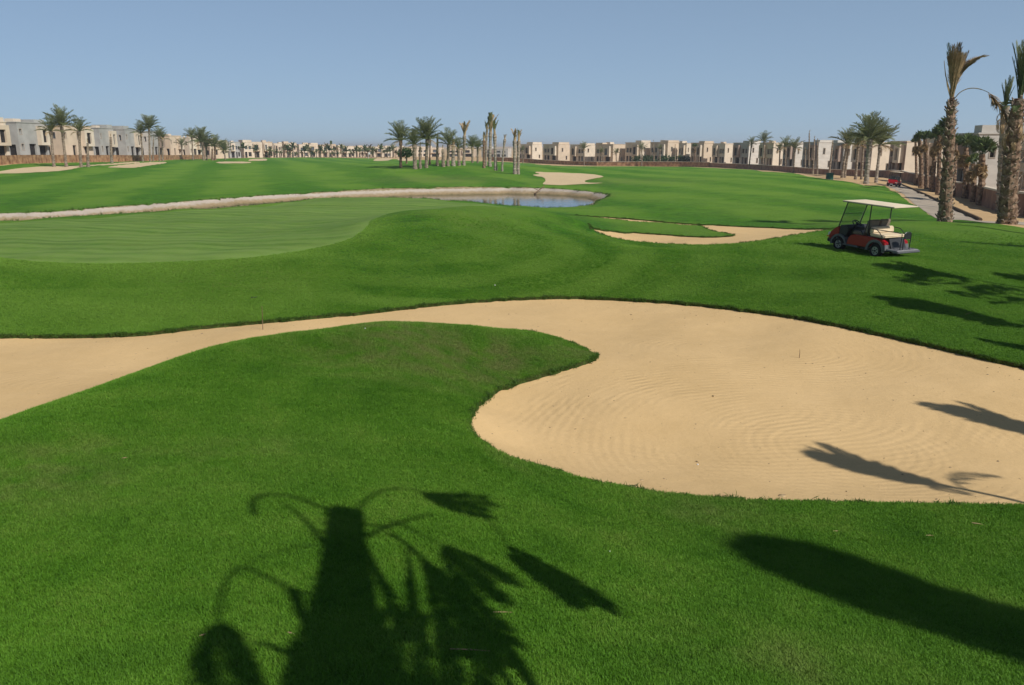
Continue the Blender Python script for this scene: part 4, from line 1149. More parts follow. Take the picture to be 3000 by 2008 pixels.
# ---- the tall near palm, the right edge pair
def boots(root, pts, rad, n, seed, s=1.0, z0=.2, z1=.97):
    """cut leaf bases set in a spiral up a trunk, each a piece of its own"""
    rnd = random.Random(seed)
    me = []
    for j in range(3):
        b = MB(); w = .085 + .015 * j
        b.add([(-w, 0, -.02), (w, 0, -.02), (w * .75, .10, .16), (-w * .75, .10, .16), (-w * .45, .19, .27 + .05 * j), (w * .45, .19, .27 + .05 * j),
               (-w, -.05, 0), (w, -.05, 0), (w * .7, .045, .19), (-w * .7, .045, .19), (-w * .4, .16, .30 + .05 * j), (w * .4, .16, .30 + .05 * j)],
              [(0, 1, 2, 3), (3, 2, 5, 4), (6, 9, 8, 7), (9, 10, 11, 8), (0, 3, 9, 6), (3, 4, 10, 9), (1, 7, 8, 2), (2, 8, 11, 5), (4, 5, 11, 10), (0, 6, 7, 1)])
        me.append(b.mesh('leaf_base', M_boot, fix=False))
    P_ = [Vector(p) for p in pts]; m = len(P_) - 1
    for i in range(n):
        f = (z0 + (z1 - z0) * i / n) * m; k = min(int(f), m - 1)
        p = P_[k].lerp(P_[k + 1], f - k); r = rad[k] + (rad[k + 1] - rad[k]) * (f - k)
        az = i * 2.39996 + rnd.uniform(-.2, .2)
        o = bpy.data.objects.new('leaf_base', me[i % 3]); o.parent = root
        o.location = p + Vector((-math.sin(az) * 0 + math.cos(az), math.sin(az), 0)) * r * .82
        o.rotation_euler = (rnd.uniform(-.25, .2), rnd.uniform(-.15, .15), az - math.pi / 2)
        q = s * rnd.uniform(.55, 1.3); o.scale = (q, q, q); COL.objects.link(o)

def near_palm(u, Y, cps, rads, label, seed):
    """trunk through photo points at one distance"""
    X0, Y0 = W((u, Y))[0]; zg = gz(X0, Y0)
    pts = [(0, 0, -.25)]
    for (uu, vv) in cps:
        zz = kv(vv) * Y0; pts.append((at_u(uu, Y0, zz) - X0, 0, zz - zg))
    sp = spline([(p[0], p[2]) for p in pts], 8); rr = np.interp(np.linspace(0, len(pts) - 1, len(sp)), range(len(pts)), rads)
    path = [(a, 0, c) for a, c in sp]
    root = empty('tall_palm', (X0, Y0, zg + CAM_Z)); tag(root, label, 'palm tree', 'tall palms standing at the end of the near lawn')
    b = MB(); b.tube(path, [r * (1.05 if i % 2 else .95) for i, r in enumerate(rr)], 12, True, .14, random.Random(seed))
    link('trunk', b.mesh('trunk', M_trunkd), root)
    return root, path, rr

root, path, rr = near_palm(2765, 40, [(2768, 640), (2775, 520), (2782, 400), (2787, 320), (2790, 285)], [.34, .33, .26, .235, .16, .11], 'tall shaggy palm with narrow dry tied top beside the cart path', 1)
boots(root, path, rr, 190, 3, .68, .04, .86)
top = Vector(path[-1])
FT = [frond(2.45, 88, 9, 44, .60, .022, M_mid, 20, 25, 61, .34, .016), frond(2.4, 85, 12, 44, .60, .022, M_dry, 22, 25, 62, .34, .014), frond(2.3, 86, 9, 44, .55, .022, M_leafd, 24, 25, 63, .30, .016),
      frond(2.62, 88, 88, 40, .62, .022, M_dry, 34, 10, 64, .5, .014), frond(2.4, 86, 66, 40, .6, .022, M_mid, 30, 20, 65, .45, .014)]
rnd = random.Random(5)
for i in range(26):
    put('frond', FT[(1, 0, 1, 2, 1)[i % 5]], root, top - Vector((rnd.uniform(-.06, .06), rnd.uniform(-.06, .06), rnd.uniform(0, .35))), i * 2.4, rnd.uniform(.86, 1.0), rnd.uniform(-.01, .075))
for i, (rz, s, k) in enumerate(((.05, 1., 3), (.35, .95, 3), (-.3, .92, 4), (.1, .85, 4), (-.1, 1.0, 3), (.6, .9, 3), (3.0, .95, 2), (3.3, 1.12, 2))):
    put('frond', FT[k], root, top - Vector((0, 0, .15)), rz, s, -.02 if k != 2 else .10)
b = MB()                                                     # two long bare midribs and the broken frond that hangs to the right
for (p0, p1, p2) in (((2786, 280), (2770, 220), (2766, 178)), ((2788, 300), (2775, 250), (2769, 205))):
    q = [Vector((at_u(a, 40, kv(c) * 40) - path[0][0] - root.location.x, 0, kv(c) * 40 - (root.location.z - CAM_Z))) for a, c in (p0, p1, p2)]
    b.tube(q, [.03, .022, .012], 5)
link('bare_midrib', b.mesh('bare_midrib', M_dry), root)
arc = spline([(2790, 290), (2806, 272), (2830, 261), (2858, 261), (2888, 272), (2905, 288), (2922, 308), (2941, 337)], 4)
q = [Vector((at_u(a, 40, kv(c) * 40) - root.location.x, -.2, kv(c) * 40 - (root.location.z - CAM_Z))) for a, c in arc]
b = MB(); b.tube(q, [.022] * 14 + [.014] * (len(q) - 14), 5)
df = link('hanging_frond', b.mesh('hanging_frond', M_mid), root)
b = MB(); rnd = random.Random(9)
for i in range(16, len(q)):
    for k in range(9):
        d = (q[i] - q[i - 1]).normalized(); sd = Vector((rnd.uniform(-.6, .6), rnd.uniform(-.7, .7), rnd.uniform(-.9, -.1)))
        e = q[i] + d * .3 + sd * .42; w = Vector((.04, .03, .0))
        b.add([q[i], q[i].lerp(e, .5) + w, e, q[i].lerp(e, .5) - w], [(0, 1, 2), (0, 2, 3)])
link('dry_leaflets', b.mesh('dry_leaflets', M_dry, fix=False), df)
b = MB(); b.tube([Vector((at_u(2786, 40, kv(335) * 40) - root.location.x, 0, kv(335) * 40 - root.location.z + CAM_Z)), Vector((at_u(2768, 40, kv(311) * 40) - root.location.x, 0, kv(311) * 40 - root.location.z + CAM_Z))], [.06, .035], 5)
link('frond_stub', b.mesh('frond_stub', M_trunkd), root)

root, path, rr = near_palm(2949, 39.3, [(2951, 640), (2957, 540), (2968, 420), (2979, 330), (2988, 290)], [.44, .42, .37, .34, .29, .22], 'stout shaggy palm by the right edge with green pointed top', 2)
boots(root, path, rr, 210, 4, .68, .04, .92)
top = Vector(path[-1])
FG = [frond(2.9, 86, 8, 44, .6, .03, M_leaf, 17, 20, 71, .22), frond(2.8, 84, 12, 44, .6, .03, M_leafd, 19, 20, 72, .22), frond(1.5, 40, 110, 20, .35, .05, M_leafd, 40, 0, 73, .2), frond(1.6, 30, 120, 20, .35, .05, M_dry, 35, -10, 74, .2)]
for i in range(16): put('frond', FG[i % 2], root, top - Vector((0, 0, rnd.uniform(0, .4))), i * 2.4, rnd.uniform(.8, 1.0), .06)
for i in range(7): put('frond', FG[2], root, top - Vector((0, 0, .3 + .1 * i)), 1.8 + i * .75, rnd.uniform(.55, .85))
for i in range(8): put('dry_frond', FG[3], root, top - Vector((0, 0, .7 + .15 * i)), i * 2.4, rnd.uniform(.5, .8), .9)
root, path, rr = near_palm(2933, 56, [(2934, 600), (2937, 500), (2941, 400), (2946, 310)], [.34, .32, .28, .28, .26], 'grey trunked palm standing behind the stout right edge palm', 3)
root.children[0].data.materials[0] = M_trunkg
boots(root, path, rr, 90, 6, .75, .1, .75)
top = Vector(path[-1])
for i in range(12): put('frond', FG[i % 2], root, top - Vector((0, 0, rnd.uniform(0, .4))), i * 2.4, rnd.uniform(.5, .75), .05)
for i in range(9): put('dry_frond', FG[3], root, top - Vector((0, 0, .2 + .12 * i)), i * 2.4, rnd.uniform(.6, .9), 1.0)
for i in range(6): put('frond', FG[2], root, top, 2.2 + i * .9, rnd.uniform(.6, .9))

# ---- round tree in the centre group and the hedge bushes
M_bush = mat('bush_leaf', (.030, .070, .020), .6, .4, .8, trans=.15, col2=(.065, .12, .035))
def leaf_cloud(cx, cy, cz, rx, ry, rz_, n, size, seed, m):
    rnd = random.Random(seed); b = MB()
    for i in range(n):
        while True:
            p = Vector((rnd.uniform(-1, 1), rnd.uniform(-1, 1), rnd.uniform(-1, 1)))
            if .25 < p.length < 1: break
        p = p * (1 + .18 * math.sin(p.x * 7 + seed) * math.cos(p.y * 6))
        c = Vector((cx + p.x * rx, cy + p.y * ry, cz + p.z * rz_)); a = Vector((rnd.gauss(0, 1), rnd.gauss(0, 1), rnd.gauss(0, 1))).normalized(); d = a.orthogonal().normalized(); e = a.cross(d)
        s = size * rnd.uniform(.6, 1.3)
        b.add([c - d * s, c + e * s * .5, c + d * s, c - e * s * .5], [(0, 1, 2, 3)])
    return b.mesh('foliage', m, fix=False)
X, Y, z, H, _ = palm_base(1191, 138, 1191, 436)
t = empty('round_tree', (X, Y, z)); tag(t, 'small dark round topped tree between the first centre palms', 'tree')
b = MB(); b.tube([(0, 0, -.2), (.05, 0, H * .4), (0, 0, H * .75)], [.16, .12, .08], 7); b.build('trunk', M_trunkd, t)
link('crown', leaf_cloud(0, 0, H * .74, 1.5, 1.4, .85, 900, .16, 3, M_bush), t)
for i, (u, v0, rx, lab) in enumerate(((1872, 457, 3.0, 'green hedge bush, leftmost before the tallest cream villa'), (1900, 456, 2.8, 'green hedge bush, second from the left'), (1950, 455, 3.4, 'green hedge bush right of the hedge gap'),
                                      (1985, 457, 3.0, 'green hedge bush, third from the left past the gap'), (2007, 459, 2.6, 'green hedge bush at the right end of the hedge'), (2030, 462, 2.2, 'dark low bush under the brown fan palm'))):
    X, Y, z, H, _ = palm_base(u, 290 - i, u, v0)
    t = empty('hedge_bush', (X, Y, z)); tag(t, lab, 'bush', 'hedge bushes behind the right wall')
    link('foliage', leaf_cloud(0, 0, H * .5, rx, 1.6, H * .55, 500, .34, i, M_bush), t)
# ------------------------------------------------------------------ golf carts
M_red = mat('red_paint', (.29, .004, .008), .3, .05, 2, spec=.5)
M_black = mat('black_plastic', (.018, .018, .018), .5, .2, 5, spec=.4)
M_gplas = mat('grey_plastic', (.115, .115, .115), .6, .15, 5, spec=.3)
M_plat = mat('platform_grey', (.26, .25, .245), .6, .15, 8, spec=.3)
M_roofc = mat('roof_cream', (.70, .575, .40), .7, .05, 2, spec=.1)
M_seat = mat('seat_cream', (.62, .49, .32), .6, .08, 3, .004, 14)
M_taupe = mat('seat_taupe', (.22, .17, .125), .6, .12, 3, .004, 14)
M_tyre = mat('tyre_rubber', (.025, .024, .024), .85, .2, 8)
M_rim = mat('wheel_rim', (.36, .35, .34), .4, .1, 4, metal=.6)
M_steel = mat('black_tube', (.022, .022, .022), .4, .1, 4, spec=.5)
M_lamp = mat('lamp_lens', (.62, .60, .55), .15, .05, 3, spec=.6)
M_amber = mat('amber_lens', (.65, .20, .03), .2, .05, 3, spec=.6)
M_plate = mat('plate_white', (.65, .63, .6), .5, .05, 3)
m, nt, out = new_mat('windscreen')
p = nt.nodes.new('ShaderNodeBsdfPrincipled'); p.inputs['Base Color'].default_value = (.10, .11, .11, 1); p.inputs['Roughness'].default_value = .08
t = nt.nodes.new('ShaderNodeBsdfTransparent'); t.inputs[0].default_value = (.90, .93, .92, 1)
mx = nt.nodes.new('ShaderNodeMixShader'); mx.inputs[0].default_value = .16
nt.links.new(t.outputs[0], mx.inputs[1]); nt.links.new(p.outputs[0], mx.inputs[2]); nt.links.new(mx.outputs[0], out.inputs[0])
M_wind = m

def make_cart(label):
    root = empty('golf_cart', (0, 0, 0)); tag(root, label, 'golf cart', 'red golf carts')
    def part(name, mb, m, par=root, smooth=False, bevel=0.0):
        return mb.build(name, m, par, smooth, bevel)
    b = MB(); b.box(-1.05, 1.05, -.48, .48, .20, .30); part('chassis', b, M_black)
    b = MB(); b.prism([(-.05, .29), (.78, .29), (.92, .52), (.96, .52), (.84, .24), (-.05, .24)], -.60, -.54); b.prism([(-.05, .29), (.78, .29), (.92, .52), (.96, .52), (.84, .24), (-.05, .24)], .54, .60)
    b.box(-.05, .82, -.54, .54, .262, .296); part('floor_pan', b, M_gplas, bevel=.008)
    # red rear body with an arch over the wheel
    cx, cz, r = -.80, .25, .32
    arch = [(cx + r * math.cos(a), cz + r * math.sin(a)) for a in np.linspace(math.pi * .06, math.pi * .94, 9)]
    prof = [(.44, .30), (.40, .52), (.30, .64), (.12, .69), (-.55, .70), (-1.0, .655), (-1.17, .58), (-1.19, .44), (-1.14, .30)] + arch[::-1] 
    for sy in (1, -1):
        b = MB(); b.prism(prof, sy * .40, sy * .61); part('rear_side_panel', b, M_red, bevel=.022)
    b = MB(); b.prism([(.30, .32), (.28, .66), (-1.05, .66), (-1.10, .45), (-1.08, .32)], -.40, .40); part('seat_box', b, M_black)
    for sy in (1, -1):
        b = MB(); n = 12
        for k in range(n):
            a0, a1 = [math.pi * (-.02 + 1.04 * q / n) for q in (k, k + 1)]
            for (ra, rb_) in ((.30, .385),):
                q0 = [(cx + ra * math.cos(a0), cz + ra * math.sin(a0)), (cx + rb_ * math.cos(a0), cz + rb_ * math.sin(a0)), (cx + rb_ * math.cos(a1), cz + rb_ * math.sin(a1)), (cx + ra * math.cos(a1), cz + ra * math.sin(a1))]
                b.prism(q0, sy * .56, sy * .635)
        part('rear_wheel_arch', b, M_gplas)
        b = MB(); b.prism([(-1.10, .30), (-1.10, .48), (-1.20, .50), (-1.24, .30)], sy * .30, sy * .62); part('rear_corner', b, M_gplas, bevel=.01)
    # front
    b = MB(); b.prism([(.86, .50), (.84, .82), (.93, .90), (1.06, .82), (1.26, .66), (1.36, .50), (1.36, .38), (1.22, .34), (1.10, .50)], -.56, .56); cowl = part('front_cowl', b, M_red, bevel=.04)
    b = MB(); b.box(1.20, 1.43, -.52, .52, .24, .40); part('front_bumper', b, M_black, bevel=.03)
    for sy in (1, -1):
        b = MB(); n = 10; c2 = .82
        for k in range(n):
            a0, a1 = [math.pi * (-.05 + 1.05 * q / n) for q in (k, k + 1)]
            b.prism([(c2 + .29 * math.cos(a0), .25 + .29 * math.sin(a0)), (c2 + .36 * math.cos(a0), .25 + .36 * math.sin(a0)), (c2 + .36 * math.cos(a1), .25 + .36 * math.sin(a1)), (c2 + .29 * math.cos(a1), .25 + .29 * math.sin(a1))], sy * .38, sy * .62)
        part('front_fender', b, M_gplas)
        b = MB(); b.box(1.27, 1.40, sy * .46 - .07, sy * .46 + .07, .50, .60); part('headlight', b, M_lamp, bevel=.015)
        b = MB(); b.box(1.30, 1.39, sy * .55 - .02, sy * .55 + .04, .44, .49); part('indicator', b, M_amber)
    b = MB(); b.box(1.425, 1.437, -.16, .16, .29, .38); part('plate', b, M_plate)
    b = MB(); b.prism([(.50, .72), (.46, .86), (.58, .97), (.86, .93), (.90, .60), (.78, .30), (.70, .30)], -.55, .55); part('dashboard', b, M_black, bevel=.02)
    # windscreen, posts, roof
    A_, B_ = Vector((.93, 0, .90)), Vector((.66, 0, 1.80))
    d = (B_ - A_); nn = Vector((d.z, 0, -d.x)).normalized() * .003
    b = MB(); 
    b.add([A_ + Vector((0, y, 0)) + s for s in (nn, -nn) for y in (-.52, .52)] + [B_ + Vector((0, y, 0)) + s for s in (nn, -nn) for y in (-.52, .52)], [(0, 1, 5, 4), (2, 6, 7, 3), (0, 4, 6, 2), (1, 3, 7, 5), (4, 5, 7, 6), (0, 2, 3, 1)])
    ws = part('windscreen', b, M_wind)
    b = MB(); mid = A_.lerp(B_, .5); b.tube([mid + Vector((0, -.52, 0)), mid + Vector((0, .52, 0))], .008, 5); b.build('screen_hinge', M_steel, ws)
    for sy in (1, -1):
        b = MB(); b.tube([(1.0, sy * .54, .60), (.93, sy * .54, .90), (.66, sy * .54, 1.80)], .021, 7); part('front_post', b, M_steel)
        b = MB(); b.tube([(-.36, sy * .53, .66), (-.36, sy * .53, 1.80)], .021, 7); part('rear_post', b, M_steel)
    b = MB(); b.tube([(.66, -.54, 1.785), (.66, .54, 1.785)], .02, 6); b.tube([(-.36, -.53, 1.785), (-.36, .53, 1.785)], .02, 6)
    b.tube([(.7, -.5, 1.79), (-1.2, -.5, 1.79)], .016, 6); b.tube([(.7, .5, 1.79), (-1.2, .5, 1.79)], .016, 6); part('roof_frame', b, M_steel)
    b = MB()
    n = 9; xs = np.linspace(-1.34, .86, n); ys = np.linspace(-.60, .60, 7); top = {}
    hgt = lambda x, y: 1.845 + .035 * (1 - (y / .6) ** 2) * (1 - ((x + .24) / 1.1) ** 4) - .01
    V_, F_ = [], []
    for x in xs:
        for y in ys: V_.append((x, y, hgt(x, y)))
    for x in xs:
        for y in ys: V_.append((x, y, 1.80))
    q = lambda i, j, l: l * n * 7 + i * 7 + j
    for i in range(n - 1):
        for j in range(6):
            F_ += [(q(i, j, 0), q(i + 1, j, 0), q(i + 1, j + 1, 0), q(i, j + 1, 0)), (q(i, j, 1), q(i, j + 1, 1), q(i + 1, j + 1, 1), q(i + 1, j, 1))]
    for i in range(n - 1): F_ += [(q(i, 0, 0), q(i, 0, 1), q(i + 1, 0, 1), q(i + 1, 0, 0)), (q(i, 6, 0), q(i + 1, 6, 0), q(i + 1, 6, 1), q(i, 6, 1))]
    for j in range(6): F_ += [(q(0, j, 0), q(0, j + 1, 0), q(0, j + 1, 1), q(0, j, 1)), (q(n - 1, j, 0), q(n - 1, j, 1), q(n - 1, j + 1, 1), q(n - 1, j + 1, 0))]
    b.add(V_, F_); part('roof', b, M_roofc)
    b = MB(); b.box(-1.335, .855, -.595, .595, 1.785, 1.802); part('roof_lining', b, M_black)
    # steering
    b = MB(); c = Vector((.36, .27, 1.03)); ax = Vector((-.62, 0, .78)).normalized(); u_ = Vector((0, 1, 0)); v_ = ax.cross(u_)
    ring = [c + (u_ * math.cos(a) + v_ * math.sin(a)) * .185 for a in np.linspace(0, 2 * math.pi, 19)]
    b.tube(ring, .017, 6, False); st = part('steering_wheel', b, M_black, smooth=True)
    b = MB()
    for a in (.5, 2.64, 4.7): b.tube([c, c + (u_ * math.cos(a) + v_ * math.sin(a)) * .18], .014, 5)
    b.tube([c + ax * .03, c - ax * .03], .06, 10); b.build('spokes', M_black, st)
    b = MB(); b.tube([c, c - ax * .42], .03, 8); b.build('column', M_black, st)
    # seats
    b = MB(); b.box(-.22, .34, -.56, .56, .70, .80); part('front_seat_cushion', b, M_taupe, bevel=.035)
    for sy in (1, -1):
        b = MB(); b.prism([(-.22, .80), (-.31, 1.25), (-.35, 1.29), (-.42, 1.25), (-.36, .80)], sy * .03 if sy > 0 else -.54, .54 if sy > 0 else -.03); part('front_backrest', b, M_taupe, bevel=.035)
        b = MB(); b.prism([(-.20, .82), (-.29, 1.24), (-.305, 1.24), (-.22, .82)], sy * .285 - .24, sy * .285 + .24); part('backrest_pad', b, M_black, bevel=.004)
    b = MB(); b.prism([(-.44, .80), (-.46, 1.03), (-.50, 1.05), (-.57, 1.01), (-.60, .84)], -.55, .55); part('rear_backrest', b, M_seat, bevel=.03)
    b = MB(); b.prism([(-.48, .72), (-.48, .83), (-1.06, .81), (-1.12, .76), (-1.08, .71)], -.57, .57); part('rear_seat_cushion', b, M_seat, bevel=.03)
    for sy in (1, -1):
        b = MB(); b.tube(spline([(-.38, .96), (-.44, .99), (-.72, .985), (-.86, .93), (-1.02, .76), (-1.04, .62)], 3).tolist() and [Vector((x, sy * .60, z)) for x, z in spline([(-.38, .96), (-.44, .99), (-.72, .985), (-.86, .93), (-1.02, .76), (-1.04, .62)], 3)], .014, 6); part('armrest', b, M_steel)
    for sy in (1, -1):
        b = MB(); b.tube([(.27, sy * .58, .74), (.20, sy * .60, .85), (.0, sy * .60, .87), (-.12, sy * .60, .86), (-.2, sy * .58, .74)], .022, 6); part('hip_restraint', b, M_black)
    # rear step with a grab rail
    b = MB(); b.box(-1.68, -1.06, -.56, .56, .315, .37); pl = part('foot_platform', b, M_plat, bevel=.012)
    b = MB()
    for k in range(7): b.box(-1.64, -1.16, -.50 + .16 * k - .03, -.50 + .16 * k + .03, .371, .379)
    b.build('tread', M_gplas, pl)
    b = MB(); b.box(-1.74, -1.52, -.58, .58, .27, .345); part('rear_bumper', b, M_gplas, bevel=.02)
    b = MB(); b.prism([(-1.08, .36), (-1.08, .70), (-1.16, .70), (-1.30, .37)], -.38, .38); part('rear_skirt', b, M_black)
    b = MB(); b.tube([Vector((-1.58, y, z)) for y, z in spline([(-.17, .36), (-.17, .86), (-.12, .96), (0, .985), (.12, .96), (.17, .86), (.17, .36)], 4)], .017, 7); part('grab_rail', b, M_steel)
    b = MB(); b.tube([(-1.58, .30, .36), (-1.58, .30, .92), (-1.52, .44, .97), (-.5, .52, .97)], .015, 6); part('side_rail', b, M_steel)
    b = MB(); b.box(-1.59, -1.565, -.14, .14, .74, .955); part('rail_pad', b, M_black)
    # wheels
    for x, nm in ((-.80, 'rear'), (.82, 'front')):
        for sy in (1, -1):
            b = MB(); cy = sy * .50; n = 20
            pr = [(-.10, .15), (-.105, .20), (-.085, .232), (0, .238), (.085, .232), (.105, .20), (.10, .15)]
            V_, F_ = [], []
            for k in range(n):
                a = 2 * math.pi * k / n
                for (w, r_) in pr: V_.append((x + r_ * math.cos(a), cy + w, .238 + r_ * math.sin(a)))
            for k in range(n):
                for j in range(6): F_.append((k * 7 + j, k * 7 + j + 1, ((k + 1) % n) * 7 + j + 1, ((k + 1) % n) * 7 + j))
            b.add(V_, F_); w = part('wheel', b, M_tyre, smooth=True)
            b = MB(); yy = cy + sy * .075
            b.tube([(x, cy - sy * .02, .238), (x, yy, .238)], .155, 18)
            b.build('rim', M_rim, w)
            b = MB()
            for k in range(5):
                a = 2 * math.pi * k / 5
                b.tube([(x + .09 * math.cos(a), yy - .005, .238 + .09 * math.sin(a)), (x + .09 * math.cos(a), yy + sy * .006, .238 + .09 * math.sin(a))], .026, 7)
            b.tube([(x, yy, .238), (x, yy + sy * .03, .238)], .035, 9); b.build('hub', M_black, w)
    return root

def ground_frame(X, Y, yaw):
    e = .9; zx = (gz(X + e, Y) - gz(X - e, Y)) / (2 * e); zy = (gz(X, Y + e) - gz(X, Y - e)) / (2 * e)
    n = Vector((-zx, -zy, 1)).normalized(); f = Vector((math.cos(yaw), math.sin(yaw), 0)); f = (f - n * f.dot(n)).normalized(); l = n.cross(f)
    return Matrix((f, l, n)).transposed().to_quaternion().to_euler()
cart = make_cart('red golf cart with cream roof and rear facing seat parked on the near lawn')
CX, CY = 13.02, 29.4
cart.location = (CX, CY, gz(CX, CY) + CAM_Z - .012); CYAW = math.radians(117)
cart.rotation_euler = ground_frame(CX, CY, CYAW)
def copy_tree(o, parent=None):
    c = o.copy(); COL.objects.link(c); c.parent = parent
    for ch in list(o.children): copy_tree(ch, c)
    return c
far = copy_tree(cart); far['label'] = 'small distant red golf cart facing the camera on the cart path'
fx_, fy_ = W((2618, 104))[0]
far.location = (fx_, fy_, gz(fx_, fy_) + CAM_Z + .01); far.rotation_euler = ground_frame(fx_, fy_, math.radians(-90 - 38))

# ------------------------------------------------------------------ small things
def thing_mesh(name, mb, m, label, cat, group=None, **k):
    return tag(mb.build(name, m, **k), label, cat, group)
# edging along the far side of the path
pr = path_R[::2]; b = MB()
zs = ground(pr[:, 0], pr[:, 1]) + CAM_Z
o = Vector((pr[0, 0], pr[0, 1], zs[0])); b.tube([Vector((x + .12, y, z + .06)) - o for (x, y), z in zip(pr, zs)], .11, 6)
thing_mesh('path_edging', b, mat('edging_timber', (.13, .085, .05), .9, .2, 2), 'long dark timber edging between cart path and sandy strip', 'edging', loc=o)
p0 = at(2430, 526); b = MB(); b.box(-.36, .36, -.36, .36, -.1, .72); r_ = b.build('service_box', mat('green_plastic', (.03, .12, .085), .5, .1, 3), bevel=.05, loc=p0); tag(r_, 'green service post at the foot of a leaning bare palm', 'service box')
b = MB(); b.box(-.39, .39, -.39, .39, .722, .80); b.build('lid', mat('green_lid', (.025, .10, .07), .5, .1, 3), r_)
X, Y = W((2226, 240))[0]; z = gz(X, Y) + CAM_Z
s = empty('garden_sign', (X, Y - 3, z)); tag(s, 'small blank cream board in front of the right wall', 'sign')
b = MB(); b.box(-.55, .55, -.06, .06, .15, 1.15); b.build('board', M_cap, s); b = MB(); b.box(-.4, -.3, -.04, .04, -.2, .148); b.box(.3, .4, -.04, .04, -.2, .148); b.build('post', M_frame, s)
X, Y = W((1080, 330))[0]; z = gz(X, Y) + CAM_Z; s = empty('flagstick', (X, Y, z)); tag(s, 'thin golf flagstick with white flag on the far left green', 'flagstick')
b = MB(); b.tube([(0, 0, 0), (0, 0, 2.6)], .05, 6); b.build('pole', M_plate, s); b = MB(); b.box(.05, .75, -.02, .02, 1.9, 2.6); b.build('flag', M_plate, s)
# thin stake at the back edge of the bunker, a twig in the sand, a branch on the pond bank
pA = at(769, 956); pB = P(764, 890, float(pA.y) - .02)
b = MB(); b.tube([(0, 0, -.1), (pB[0] - pA.x, .05, pB[2] + CAM_Z - pA.z)], [.010, .007], 5); thing_mesh('stake', b, M_trunkd, 'thin dark stake standing at the back edge of the near bunker', 'stake', loc=pA - Vector((0, 0, .08)))
pA = at(2343, 1038); b = MB(); b.tube([(0, 0, -.05), (.0, .0, .13), (-.01, .0, .2)], [.008, .006, .004], 5); thing_mesh('twig', b, M_trunkd, 'small upright twig stuck in the sand of the near bunker', 'twig', loc=pA - Vector((0, 0, .09)))
X, Y = W((1580, 84.5))[0]; z = WATER_Z + CAM_Z; s = empty('dead_branch', (X, Y - .9, z)); tag(s, 'dead forked branch lying on the pale pond bank', 'branch')
b = MB(); b.tube([(-.55, -.2, .1), (-.05, .2, .45), (.5, .5, .8)], .05, 5); b.tube([(-.1, .2, .4), (-.6, .3, .62)], .035, 5); b.tube([(-.55, -.2, .1), (-.1, -.5, -.1)], .04, 5); b.build('stem', M_trunkd, s)
pq = at(745, 871); b = MB(); b.tube([(0, 0, -.05), (0, 0, .01)], .10, 12); thing_mesh('irrigation_cover', b, M_black, 'small dark round irrigation cover on the slope above the thin stake', 'cover', loc=pq)
# loose dry palm straws on the near lawn
for i, (u0, v0, u1, v1, lab) in enumerate(((1318, 1910, 1436, 1916, 'long dry straw on the dark palm shadow'), (1445, 1801, 1505, 1802, 'dry straw between two leaf shadows'), (585, 1872, 606, 1866, 'short dry straw left of the palm shadow'), (843, 1861, 864, 1867, 'short reddish straw against the trunk shadow'),
                                             (2846, 1537, 2880, 1542, 'pale straw near the right edge of the lawn'), (2712, 1574, 2735, 1575, 'pale chip above the broad right shadow'), (2440, 1562, 2456, 1561, 'pale chip at the tip of the broad right shadow'), (357, 1349, 374, 1346, 'tiny pale straw on the left slope'), (2828, 924, 2846, 918, 'pale straw on the dark palm shadow above the bunker'))):
    a, c = at(u0, v0), at(u1, v1); b = MB(); mid = (a + c) / 2 + Vector((0, 0, .024)); b.tube([Vector((0, 0, .022)), mid - a, c - a + Vector((0, 0, .022))], [.003 + .0003 * a.y, .0045 + .0003 * a.y, .002], 5)
    thing_mesh('dry_straw', b, M_dry, lab, 'straw', 'loose dry straws on the lawn', loc=a)
for i, (u, v, lab) in enumerate(((1786, 1620, 'white speck of litter below the near bunker'), (1070, 966, 'white speck on top of the near grass mound'), (1450, 838, 'white speck on the slope behind the bunker'), (2045, 1346, 'pale pebble in the middle of the bunker sand'))):
    a = at(u, v); b = MB(); r_ = .007 + .0005 * a.y; b.tube([(0, 0, 0), (0, 0, r_ * .7), (0, 0, r_ * 1.3)], [r_, r_ * 1.1, r_ * .5], 7); thing_mesh('litter_speck', b, M_plate, lab, 'speck', loc=a + Vector((0, 0, .01 if i < 3 else -.09)))

# ------------------------------------------------------------------ palms out of view on the right whose shadows cross the lawn, and added leaf casters
TAN = math.tan(SUN_EL)
def caster(u, v, H, name, label, build):
    """a palm placed so that its top throws its shadow on the ground point seen at (u, v)"""
    T = at(u, v); z0 = T.z
    for _ in range(6):
        X, Y = T.x - SHADOW_DIR[0] * (H + z0 - T.z) / TAN, T.y - SHADOW_DIR[1] * (H + z0 - T.z) / TAN
        z0 = gz(X, Y) + CAM_Z
    root = empty(name, (X, Y, z0)); tag(root, label, 'palm tree', 'palms right of the view, seen by their shadows')
    build(root, H); return root
def tied_build(Lb, r, n, meshes, spread=.1, lean=(0, 0), droops=0, bt=None):
    def f(root, H):
        h = H - Lb; rnd = random.Random(int(H * 100))
        link('trunk', trunk_mesh(h, r, r * .8, lean, M_trunkd, .2, seed=int(H * 10)), root)
        for i in range(n): put('frond', meshes[i % len(meshes)], root, (lean[0], lean[1], h - .05), i * 2.4, Lb / 2.9 * (rnd.uniform(.8, 1.02) if n < 50 else rnd.uniform(.95, 1.0)), -spread * (rnd.random() ** (1 if n < 50 else .5)))
        for i in range(droops): put('dry_frond', FG[3], root, (lean[0], lean[1], h), i * 2.1 + .5, rnd.uniform(.6, 1.3), rnd.uniform(-.5, .6))
    return f
FC = [frond(2.9, 84, 14, 30, .75, .12, M_leaf, 26, 5, 84, .15), frond(2.9, 80, 16, 30, .75, .12, M_leafd, 28, 5, 85, .15)]
